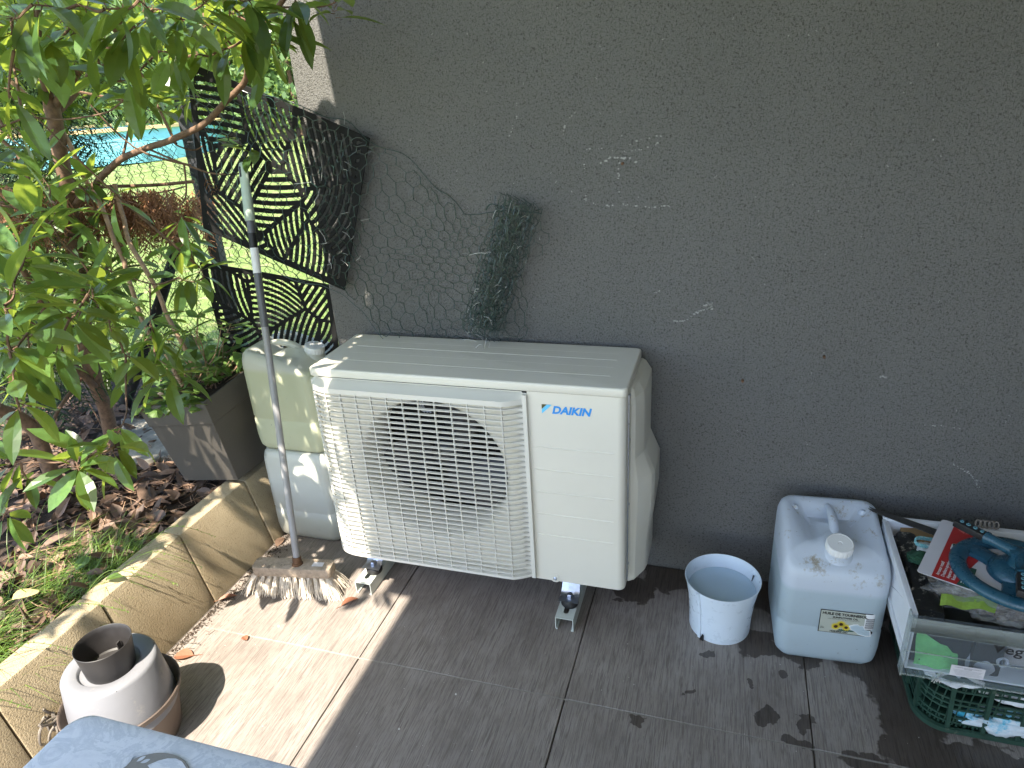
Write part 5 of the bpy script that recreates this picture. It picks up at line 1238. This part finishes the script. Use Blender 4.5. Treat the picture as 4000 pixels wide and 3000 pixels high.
# ================================================================== TABLE CORNER
tb = thing('table', 'marble-patterned table top with rounded corner at the bottom left', 'table', (-.1, -2.0, 0))
c_ = P(168, 1540, 2, .75); c_ = Vector((-.383, -1.413, .75)); Lx, Ly = 1.1, 1.0
mb = MB(); cc = Vector((c_.x+Lx/2, c_.y-Ly/2, 0)); o2 = rrect(Lx/2, Ly/2, .030, 8)
def tr(e, z): return [Vector((cc.x+x*(1-e/Lx*2), cc.y+y*(1-e/Ly*2), z)) for x, y in o2]
mb.loft([tr(.004, .722), tr(0, .726), tr(0, .745), tr(.0015, .749), tr(.005, .7502)], True, (True, True)); mb.build('table_top', 'marble', tb, smooth=True)
for sx_, sy_ in ((-1, -1), (1, -1)):
    mb = MB(); x, y = cc.x+sx_*(Lx/2-.12), cc.y+sy_*(Ly/2-.12); mb.tube([(x, y, 0), (x, y, .722)], .02, 16); mb.build('leg', 'steelpost', tb)
mb = MB(); mb.tube([(cc.x+.35, cc.y+.3, 0), (cc.x+.35, cc.y+.3, .722)], .02, 16); mb.build('leg', 'steelpost', tb)
pa, pb, pc3 = P(252, 1659, 2, .752), P(315, 1631, 2, .752), P(405, 1653, 2, .752)
def circ3p(a, b, c):
    ax1, ay1, bx1, by1, cx1, cy1 = a.x, a.y, b.x, b.y, c.x, c.y; d = 2*(ax1*(by1-cy1)+bx1*(cy1-ay1)+cx1*(ay1-by1))
    ux = ((ax1**2+ay1**2)*(by1-cy1)+(bx1**2+by1**2)*(cy1-ay1)+(cx1**2+cy1**2)*(ay1-by1))/d; uy = ((ax1**2+ay1**2)*(cx1-bx1)+(bx1**2+by1**2)*(ax1-cx1)+(cx1**2+cy1**2)*(bx1-ax1))/d
    return Vector((ux, uy, 0)), math.hypot(ux-ax1, uy-ay1)
mc_, mr_ = circ3p(pa, pb, pc3); mr_ = min(mr_, .2)
pm = thing('placemat', 'round taupe placemat with pale leaf shapes, lying on the marble table', 'placemat', (mc_.x, mc_.y, .7505))
mb = MB(); mb.lathe([(.0001, .7525), (mr_, .7525), (mr_+.0006, .7515), (mr_, .7503), (.0001, .7503)], (mc_.x, mc_.y, 0), 64); mb.build('mat', 'taupeprint', pm)
mb = MB()
for (x, y, l_, a) in ((305, 1639, .011, 60), (314, 1644, .011, 40), (262, 1652, .03, 70), (360, 1656, .05, 10)):
    p = P(x, y, 2, .7529); d = Vector((math.cos(R(a)), math.sin(R(a)), 0)); leaf(mb, p-d*l_*.5, d, Vector((0, 0, 1)), l_, l_*.45, 0, 0)
mb.build('printed_leaf', 'marble', pm)

# ================================================================== CRATE AND DRAWER
cr = thing('crate', 'dark green lattice plastic crate on the tiles at the right edge, under the drawer', 'crate', (1.1, -.3, 0))
mb = MB(); cw, cdp, chh = .60, .40, .185; ccx, ccy = .905+cw/2, -.485+cdp/2+.012
def crr(e, z, r=.07): return [Vector((ccx+x, ccy+y, z)) for x, y in rrect(cw/2+e, cdp/2+e, r, 8)]
mb.loft([crr(.0, .170), crr(.012, .172), crr(.012, chh), crr(-.004, chh), crr(-.004, .170)]); mb.loft([crr(-.012, .0), crr(.001, .002), crr(.001, .014), crr(-.006, .016)], True, (True, False))
mb.build('rim', 'crate', cr, smooth=True)
def crp(t, z, e=0):   # point at perimeter fraction
    ring = rrect(cw/2+e-.012*(1-z/chh), cdp/2+e-.012*(1-z/chh), .07, 8); n = len(ring); k = t*n; i = int(k) % n; f = k-int(k)
    a = ring[i]; b = ring[(i+1) % n]; return Vector((ccx+a[0]+(b[0]-a[0])*f, ccy+a[1]+(b[1]-a[1])*f, z))
segs = []
ring = rrect(cw/2, cdp/2, .07, 8); per = [0]
for i in range(len(ring)): a = ring[i]; b = ring[(i+1) % len(ring)]; per.append(per[-1]+math.hypot(a[0]-b[0], a[1]-b[1]))
def at_len(s, z, e=0):
    s = s % per[-1]
    for i in range(len(ring)):
        if s <= per[i+1]: return crp((i+(s-per[i])/max(1e-9, per[i+1]-per[i]))/len(ring), z, e)
Lp = per[-1]; mb = MB(); nr_ = 96
for i in range(int(Lp/.0185)):
    s = i*.0185
    big = i % 4 == 0
    z0_, z1_ = .012, .172
    a, b = at_len(s, z0_), at_len(s, z1_); tdir = (at_len(s+.002, .1)-at_len(s-.002, .1)).normalized(); nd = Vector((tdir.y, -tdir.x, 0))
    w_ = .0045 if big else .0022; ou = .010 if big else .0015
    for (lo_, hi_) in (((z0_, z1_),) if big else ((.012, .045), (.075, .105), (.135, .172))):
        p0, p1 = at_len(s, lo_), at_len(s, hi_)
        mb.hexa([p0-tdir*w_-nd*.002, p0+tdir*w_-nd*.002, p0+tdir*w_+nd*ou, p0-tdir*w_+nd*ou, p1-tdir*w_-nd*.002, p1+tdir*w_-nd*.002, p1+tdir*w_+nd*ou, p1-tdir*w_+nd*ou])
for z in (.030, .046, .074, .090, .105, .134, .152):
    r1 = [at_len(Lp*k/nr_, z, .004) for k in range(nr_)]; r2 = [at_len(Lp*k/nr_, z, -.001) for k in range(nr_)]
    mb.loft([[p+Vector((0, 0, -.0026)) for p in r1], [p+Vector((0, 0, .0026)) for p in r1], [p+Vector((0, 0, .0026)) for p in r2], [p+Vector((0, 0, -.0026)) for p in r2], [p+Vector((0, 0, -.0026)) for p in r1]])
mb.build('lattice', 'crate', cr)
mb = MB()   # solid corner panels with diagonal ribs
for k in range(12):
    s0_ = per[18]-.02+.018*k; a, b = at_len(s0_, .02, .003), at_len(s0_+.018, .165, .003); c3, d3 = at_len(s0_+.003, .02, .003), at_len(s0_+.021, .165, .003); mb.add([a, c3, d3, b], [(0, 1, 2, 3)])
mb.build('corner_rib', 'crate', cr)
mb = MB(); mb.box(ccx-cw/2+.02, ccx+cw/2-.02, ccy-cdp/2+.02, ccy+cdp/2-.02, .004, .010); mb.build('base', 'crate', cr)
def blobcloth(name, mat, label, cat, c, rx, ry, rz, seed, n=24, rough=.35, fold=5.0):
    mb = MB(); rings = []
    for i in range(n+1):
        th = math.pi*i/n; row = []
        for j in range(2*n):
            q = math.pi*j/n; d = Vector((math.sin(th)*math.cos(q), math.sin(th)*math.sin(q), math.cos(th)))
            k = 1+rough*mnoise.noise(d*fold*.5+Vector((seed, 0, 0)))+rough*.5*mnoise.noise(d*fold*1.3+Vector((0, seed, 0)))
            row.append(Vector(c)+Vector((d.x*rx*k, d.y*ry*k, d.z*rz*k)))
        rings.append(row)
    mb.loft(rings); o = mb.build(name, mat, smooth=True); return tag(o, label, cat)
blobcloth('cloth_bundle', 'whitecloth', 'white cloth bundle spilling over the left corner of the green crate', 'cloth', (.985, -.405, .165), .09, .085, .028, 3)
blobcloth('rag', 'bluecloth', 'white rag with blue streaks seen through the lower opening of the crate', 'cloth', (1.10, -.455, .045), .10, .025, .032, 8)
blobcloth('rag', 'whitecloth', 'white bag showing through the upper opening of the crate', 'cloth', (1.13, -.44, .125), .09, .03, .03, 11)
mb = MB(); pp = [P(2025, 1462, 2, .188), P(2035, 1455, 2, .19), P(2060, 1452, 2, .19), P(2085, 1458, 2, .19), P(2105, 1470, 2, .189), P(2125, 1478, 2, .187)]
pp = smooth_path(pp, 8); cc_ = []
for s_ in range(3):
    mb.tube([p+Vector((0, math.cos(i*1.1+s_*2.1)*.003, math.sin(i*1.1+s_*2.1)*.003)) for i, p in enumerate(pp)], .0028, 6)
for k in range(7): mb.tube([pp[0], pp[0]+Vector((rr.gauss(-.004, .004), -.005, -.010+rr.gauss(0, .003)))], .0009, 4)
o = mb.build('rope', 'rope', smooth=True); tag(o, 'short twisted white rope end lying on the crate rim', 'rope')
# drawer
DX0, DX1, DY0, DY1, DZ0, DZ1 = .838, 1.30, -.500, -.122, .192, .352
dw = thing('refrigerator_drawer', 'white refrigerator drawer with clear front full of odds and ends, resting on the green crate', 'drawer', (DX0, DY0, DZ0))
mb = MB(); th = .004
mb.box(DX0+.012, DX0+.012+th, DY0+.012, DY1, DZ0, DZ1); mb.box(DX1-th, DX1, DY0+.012, DY1, DZ0, DZ1); mb.box(DX0+.012, DX1, DY1-th, DY1, DZ0, DZ1+.004); mb.box(DX0+.013, DX1-.001, DY0+.014, DY1-.001, DZ0-.001, DZ0+th)
mb.box(DX0+.002, DX0+.0122, DY0+.012, DY1, DZ1-.008, DZ1); mb.box(DX0+.002, DX0+.005, DY0+.02, DY1-.005, DZ1-.024, DZ1-.0082); mb.box(DX0+.004, DX1, DY1+.0002, DY1+.012, DZ1-.002, DZ1+.0042)
mb.box(DX0+.006, DX0+.012, DY0+.03, DY1-.02, DZ0+.03, DZ0+.036)
mb.build('tray', 'whiteplastic', dw, bevel=.0015)
mb = MB(); mb.box(DX0, DX1+.01, DY0, DY0+.003, DZ0-.006, DZ1+.004); mb.box(DX0, DX1+.01, DY0+.003, DY0+.011, DZ0-.006, DZ0-.003); fr_p = mb.build('clear_front', 'clear', dw)
mb = MB(); mb.box(DX0, DX1+.01, DY0-.012, DY0-.0004, DZ1-.034, DZ1-.030); mb.box(DX0, DX1+.01, DY0-.012, DY0-.009, DZ1-.030, DZ1+.006); mb.box(DX0-.001, DX0+.003, DY0-.008, DY0+.02, DZ0-.006, DZ1+.006); mb.box(DX0, DX1+.01, DY0-.0030, DY0-.0006, DZ0+.063, DZ0+.066); mb.box(DX0, DX1+.01, DY0-.004, DY0-.0006, DZ0-.006, DZ0-.002); mb.build('clear_rim', 'clear_edge', dw, bevel=.001)
mb = MB(); text_mb(mb, 'Vegetables', frame(P(2142, 1408, 1, DY0-.0012), (1, 0, 0), (0, 0, 1)), .034, 0, .0004, 'LEFT', 1.12); mb.build('lettering', 'ink', fr_p)
lb0 = P(2050, 1457, 1, DY0-.0014); mb = MB(); fm = frame(lb0, (1, 0, .0), (0, 0, 1)); mb.prism([(0, 0), (.066, 0), (.066, .030), (0, .030)], .0002, fm); st = mb.build('sticker', 'card', fr_p)
mb = MB(); fm2 = fm@Matrix.Translation((.033, 0, .0008))
text_mb(mb, 'LA RECETTE POUR PIECES CUISINES ET', fm2@Matrix.Translation((0, .0245, 0)), .0030, 0, .00008, 'CENTER'); text_mb(mb, 'FRICTIONS', fm2@Matrix.Translation((0, .0215, 0)), .0030, 0, .00008, 'CENTER')
for k in range(5):
    y = .018-k*.0033; mb.add([fm2@Vector((x, y+dy, 0)) for x, dy in ((-.029+.002*k, 0), (.029-.003*(k % 3), 0), (.029-.003*(k % 3), .0006), (-.029+.002*k, .0006))], [(0, 1, 2, 3)])
mb.build('fine_print', simple('grey_ink', (.20, .20, .22), .6), st)
# contents
mb = MB(); pth = [(1912, 1140, .352), (1925, 1175, .350), (1945, 1225, .345), (1962, 1270, .342), (1985, 1315, .338)]
A_ = P(1958, 1148, 2, .345); B_ = P(2010, 1318, 2, .345); dd = (B_-A_).normalized(); sd_ = Vector((-dd.y, dd.x, 0)); g = []
for t in range(22):
    s = t/21; c = A_.lerp(B_, s); w_ = .022+.004*math.sin(s*9)+(.006 if s > .72 else 0); zc = .338+.004*mnoise.noise(Vector((s*6, 0, 0)))
    g.append([c+sd_*w_*x+Vector((0, 0, zc-c.z+z+.002*mnoise.noise(Vector((s*20, x*3, z*50))))) for x, z in ((-1, -.03), (-1, -.002), (-.8, .004), (-.2, .006), (.4, .005), (.85, .002), (1, -.004), (1, -.03))])
mb.loft(g, True, (True, True)); o = mb.build('black_case', 'peeled', smooth=True); tag(o, 'long black case with peeling paint along the left side of the drawer', 'case')
mb = MB(); mb.box(DX0+.02, DX0+.14, DY0+.03, DY1-.02, .20, .318); mb.box(DX0+.14, DX0+.2, DY0+.02, DY1-.1, .20, .30); o = mb.build('toolbox', 'black', bevel=.006); tag(o, 'matt black box inside the drawer under the peeling case', 'box')
mb = MB(); a = P(2043, 1160, 2, .352); b = P(1875, 1098, 2, .368); dd = (b-a).normalized(); sd_ = Vector((-dd.y, dd.x, 0)); Lb = (b-a).length
vs = [(0, -.017), (Lb*.55, -.014), (Lb*.93, -.006), (Lb, -.008), (Lb*.92, .000), (Lb*1.0, .003), (Lb*.93, .009), (Lb*.55, .013), (0, .013)]
mb.prism(vs, .0025, frame(a, dd, sd_)); o = mb.build('blade', 'steelblade', bevel=.0006, seg=1); o.name = 'pruning_knife'; tag(o, 'long dark two-pointed knife reaching from the drawer over the jerrycan shoulder', 'knife')
mb = MB(); c_ = P(1992, 1164, 2, .335); mb.prism([(-.05, -.05), (.06, -.05), (.06, .04), (-.05, .04)], .004, frame(c_, (1, -.2, .1), (.2, 1, 0))); o = mb.build('cardboard_piece', 'cardboard'); tag(o, 'brown cardboard piece behind the teal cord in the drawer', 'cardboard')
mb = MB(); c_ = P(2010, 1175, 2, .352)
for k in range(3): mb.tube([c_+Vector((.045*math.cos(R(a_))+.01, .020*math.sin(R(a_)), .003*k+.003*math.sin(R(a_*3)))) for a_ in range(0, 361, 15)], .0024, 6)
o = mb.build('cord_loop', 'tealrope', smooth=True); tag(o, 'teal and white flecked cord loops beside the sprinkler card', 'cord')
blobcloth('paper_crumple', 'whitecloth', 'crumpled white paper under the teal cord', 'paper', P(2012, 1190, 2, .338), .035, .03, .012, 5, 16)
blobcloth('scouring_sponge', 'sponge', 'dark green sponge lying beside the red sprinkler card', 'sponge', P(1988, 1205, 2, .352), .030, .022, .014, 2, 18, .25)
mb = MB(); q4 = [P(2030, 1308, 2, .345), P(2150, 1322, 2, .345), P(2160, 1290, 2, .338), P(2033, 1285, 2, .338)]
g = [[q4[0].lerp(q4[1], i/10)+Vector((0, 0, .004*math.sin(i*1.1))), q4[3].lerp(q4[2], i/10)+Vector((0, 0, .004*math.sin(i*.9+1)))] for i in range(11)]; mb.loft(g, False); o = mb.build('duster', 'limecloth'); tag(o, 'lime green duster edge just behind the clear front rim of the drawer', 'cloth')
o = blobcloth('wadding', 'cotton', 'brown and white fibrous wadding below the sprinkler card', 'wadding', P(2150, 1290, 2, .31), .15, .06, .035, 6, 30, .5, 9)
o = blobcloth('plastic_bag', 'bag', 'clear crinkled plastic bag over the fibrous wadding', 'bag', P(2160, 1300, 2, .32), .16, .06, .036, 9, 30, .35, 9)
# green cloth hanging behind the clear front
mb = MB(); g = []; yv = DY0+.024
outl = [(1982, 1362, 1972, 1440), (1995, 1368, 1985, 1438), (2010, 1378, 2000, 1436), (2030, 1388, 2015, 1440), (2045, 1392, 2030, 1445), (2058, 1410, 2045, 1452), (2072, 1418, 2060, 1455)]
for i, (x1_, y1_, x2_, y2_) in enumerate(outl):
    t_, b_ = P(x1_, y1_, 1, yv), P(x2_, y2_, 1, yv); row = []
    for j in range(9):
        p = t_.lerp(b_, j/8); p.y += .006*math.sin(i*1.3+j*.9)+.004*mnoise.noise(p*60); row.append(p)
    g.append(row)
g2 = []
for a_, b_ in zip(g[:-1], g[1:]):
    for k in range(4): g2.append([p.lerp(q_, k/4) for p, q_ in zip(a_, b_)])
g2.append(g[-1]); mb.loft(g2, False); o = mb.build('microfibre_cloth', 'greencloth', smooth=True); tag(o, 'bright green microfibre cloth pressed behind the clear drawer front', 'cloth')
# cloudy bottle behind the front
bt = P(2112, 1412, 1, DY0+.065); t = thing('plastic_bottle', 'cloudy plastic bottle lying behind the clear drawer front', 'bottle', bt)
mb = MB(); rm = Matrix.Rotation(R(78), 3, 'X')@Matrix.Rotation(R(15), 3, 'Y'); mb.lathe([(.0001, .050), (.015, .048), (.030, .040), (.042, .026), (.050, .008), (.054, -.015), (.054, -.08), (.045, -.09), (.0001, -.09)], bt, 36, rm); mb.build('body', can_mat('cloudy_plastic', (.50, .51, .56), (.5, .5, .56), -1, (.4, .4, .4), .8, .3), t, smooth=True)
mb = MB(); mb.lathe([(.012, .045), (.012, .052), (.009, .052), (.009, .045)], bt+Vector((.018, 0, .018)), 24, rm); mb.build('neck_ring', 'clear_bottle', t, smooth=True)
bt = P(2195, 1400, 1, DY0+.07); mb = MB(); mb.lathe([(.0001, .036), (.02, .033), (.034, .02), (.038, 0), (.034, -.02), (.0001, -.036)], bt, 28); o = mb.build('ball', simple('cloudy_grey_plastic', (.36, .34, .34), .4), smooth=True); tag(o, 'greyish ball beside the bottle, cut by the right edge of the picture', 'ball')
mb = MB(); mb.box(DX0+.03, DX1-.02, DY0+.10, DY0+.16, DZ0+.006, DZ0+.10); o = mb.build('dark_pouch', 'black', bevel=.02, seg=4); tag(o, 'dark pouch behind the green cloth inside the drawer', 'pouch')
# --- sprinkler on its card
c2_, c1_ = P(1980, 1235, 2, .374), P(2035, 1122, 2, .374); U_ = (c1_-c2_).normalized(); V_ = U_.cross(Vector((0, 0, 1))).normalized(); CL_ = (c1_-c2_).length
cm = frame(c2_, V_, U_)   # local x to the right, y up the card
cd_ = thing('sprinkler_pack', 'new teal rotating sprinkler on its red and white card, lying on top of the drawer', 'sprinkler', c2_)
mb = MB(); mb.prism([(x+.19, y+CL_/2) for x, y in rrect(.19, CL_/2, .008, 4)], .0012, cm); card = mb.build('card', 'card', cd_)
mb = MB(); mb.add([cm@Vector((x, y, .0022)) for x, y in ((.030, .001), (.092, .001), (.094, .08), (.105, CL_*.5), (.085, CL_*.62), (.090, CL_-.03), (.075, CL_-.002), (.030, CL_-.001))], [tuple(range(8))]); mb.build('red_panel', 'red', card)
mb = MB(); mb.add([cm@Vector((x, y, .0028)) for x, y in ((.080, .001), (.106, .001), (.106, .085), (.094, .085))], [(0, 1, 2, 3)]); mb.build('green_panel', 'greenprint', card)
mb = MB()
tmx = cm@Matrix.Translation((.040, .012, .0034))@Matrix.Rotation(R(90), 4, 'Z')
for k, s in enumerate(('Arroseur rotatif', 'Draaibare sproeier', 'Aspersor giratorio', 'Rotating sprinkler')): text_mb(mb, s, tmx@Matrix.Translation((0, -.0105*k-.003, 0)), .0100, 0, .0002, 'LEFT', .9)
mb.build('lettering', 'whiteprint', card); mb = MB(); text_mb(mb, '360\u00b0', tmx@Matrix.Translation((.030, -.058, 0)), .0095, 0, .0002)
for k in range(4): mb.add([tmx@Vector((x, -.048-.005*k+dy, 0)) for x, dy in ((0, 0), (.018, 0), (.018, .0022), (0, .0022))], [(0, 1, 2, 3)])
mb.add([tmx@Vector((x, y, 0)) for x, y in ((.024, -.045), (.025, -.045), (.025, -.066), (.024, -.066))], [(3, 2, 1, 0)])
mb.build('range_mark', 'whiteprint', card); mb = MB(); lm = cm@Matrix.Translation((.052, CL_*.56, .0034)); mb.add([lm@Vector((x, y, 0)) for x, y in rrect(.010, .017, .008, 4)], [tuple(range(20))+() if False else tuple(range(len(rrect(.010, .017, .008, 4))))])
mb.build('pictogram_ground', 'whiteprint', card)
mb = MB(); mb.add([lm@Vector((x, y+.009, .0004)) for x, y in rrect(.0085, .006, .004, 3)], [tuple(range(16))]); mb.build('pictogram', 'greenprint', card)
em = cm@Matrix.Translation((.058, CL_-.030, .0034)); mb = MB()
mb.add([em@Vector((x*.012, y*.012, 0)) for x, y in ((-.15, 1), (-.15, .25), (-1.1, 0), (-.15, -.25), (-.15, -1), (-1.5, 0))], [(0, 1, 2, 5), (2, 3, 4, 5)])
mb.add([em@Vector((x*.012, y*.012, 0)) for x, y in ((.1, 1), (1.5, .0), (.1, -1), (.1, -.3), (.7, 0), (.1, .3))], [(0, 5, 4, 1), (1, 4, 3, 2)])
mb.build('emblem', 'pinkprint', card)
sc_ = cm@Matrix.Translation((.178, CL_*.44, 0)); zero = Vector((0, 0, 0))
mb = MB(); rings = []
for j in range(73):
    q = 2*math.pi*j/72; c = Vector((math.cos(q), math.sin(q), 0)); rings.append([sc_@(c*(.118+dx)+Vector((0, 0, dz))) for dx, dz in ((-.021, .002), (-.020, .012), (-.012, .019), (0, .021), (.011, .017), (.016, .009), (.014, .002))])
mb.loft(rings, False); ring_ = mb.build('base_ring', 'teal', cd_, smooth=True)
mb = MB()
for a_ in (155, 275, 35):
    q = R(a_); d = Vector((math.cos(q), math.sin(q), 0)); s_ = Vector((-d.y, d.x, 0)); g = []
    for i in range(8):
        r_ = .03+.075*i/7; w_ = .030-.006*math.sin(i/7*3.1); g.append([sc_@(d*r_+s_*w_*x+Vector((0, 0, z))) for x, z in ((-1, .003), (-.9, .012), (0, .018), (.9, .012), (1, .003))])
    mb.loft(g, False)
mb.lathe([(.058, .003), (.056, .016), (.045, .026), (.030, .032), (.0001, .033)], zero, 40, None); 
b0 = len(mb.v)-5*40
for i in range(b0, len(mb.v)): mb.v[i] = tuple(sc_@Vector(mb.v[i]))
mb.build('spoke_plate', 'teal', cd_, smooth=True)
mb = MB(); hub = Vector((.0, .0, .03)); mb.tube([sc_@Vector((0, 0, .03)), sc_@Vector((0, 0, .045)), sc_@Vector((0, 0, .065)), sc_@Vector((0, 0, .07))], [.024, .020, .024, .012], 24)
mb.build('hub', 'teal', cd_, smooth=True)
for a_ in (158, 38, 278):
    q = R(a_); d = Vector((math.cos(q), math.sin(q), 0)); mb = MB(); z_ = .058
    mb.tube([sc_@(d*.012+Vector((0, 0, z_))), sc_@(d*.05+Vector((0, 0, z_))), sc_@(d*.072+Vector((0, 0, z_))), sc_@(d*.074+Vector((0, 0, z_))), sc_@(d*.080+Vector((0, 0, z_)))], [.014, .0125, .0125, .0145, .0145], 20)
    arm = mb.build('arm', 'teal', cd_, smooth=True)
    mb = MB(); s_ = Vector((-d.y, d.x, 0)); bm_ = sc_@frame(d*.080+Vector((0, 0, z_)), d, s_); mb.box(0, .072, -.0115, .0115, -.008, .009, bm_); nz_ = mb.build('nozzle_bar', 'black', arm, bevel=.003)
    mb = MB()
    for k in range(4):
        M3 = bm_.copy(); v0 = bm_@Vector((.010+.016*k, 0, .0095)); mb.lathe([(.0048, 0), (.0048, .002), (.0028, .002), (.0026, .0005)], v0, 14)
    mb.build('nozzle', 'tealpale', nz_, smooth=True)
mb = MB(); c_ = P(2132, 1136, 2, .366)
for k in range(5): mb.tube([c_+Vector((-.02+.010*k+.006*math.cos(R(a_)), .004*math.sin(R(a_)), .008*math.sin(R(a_))+.004)) for a_ in range(0, 361, 30)], .0025, 6)
o = mb.build('rope_coil', 'twine', smooth=True); tag(o, 'little coil of grey rope on the back edge of the drawer behind the sprinkler', 'rope')
bpy.context.view_layer.update()
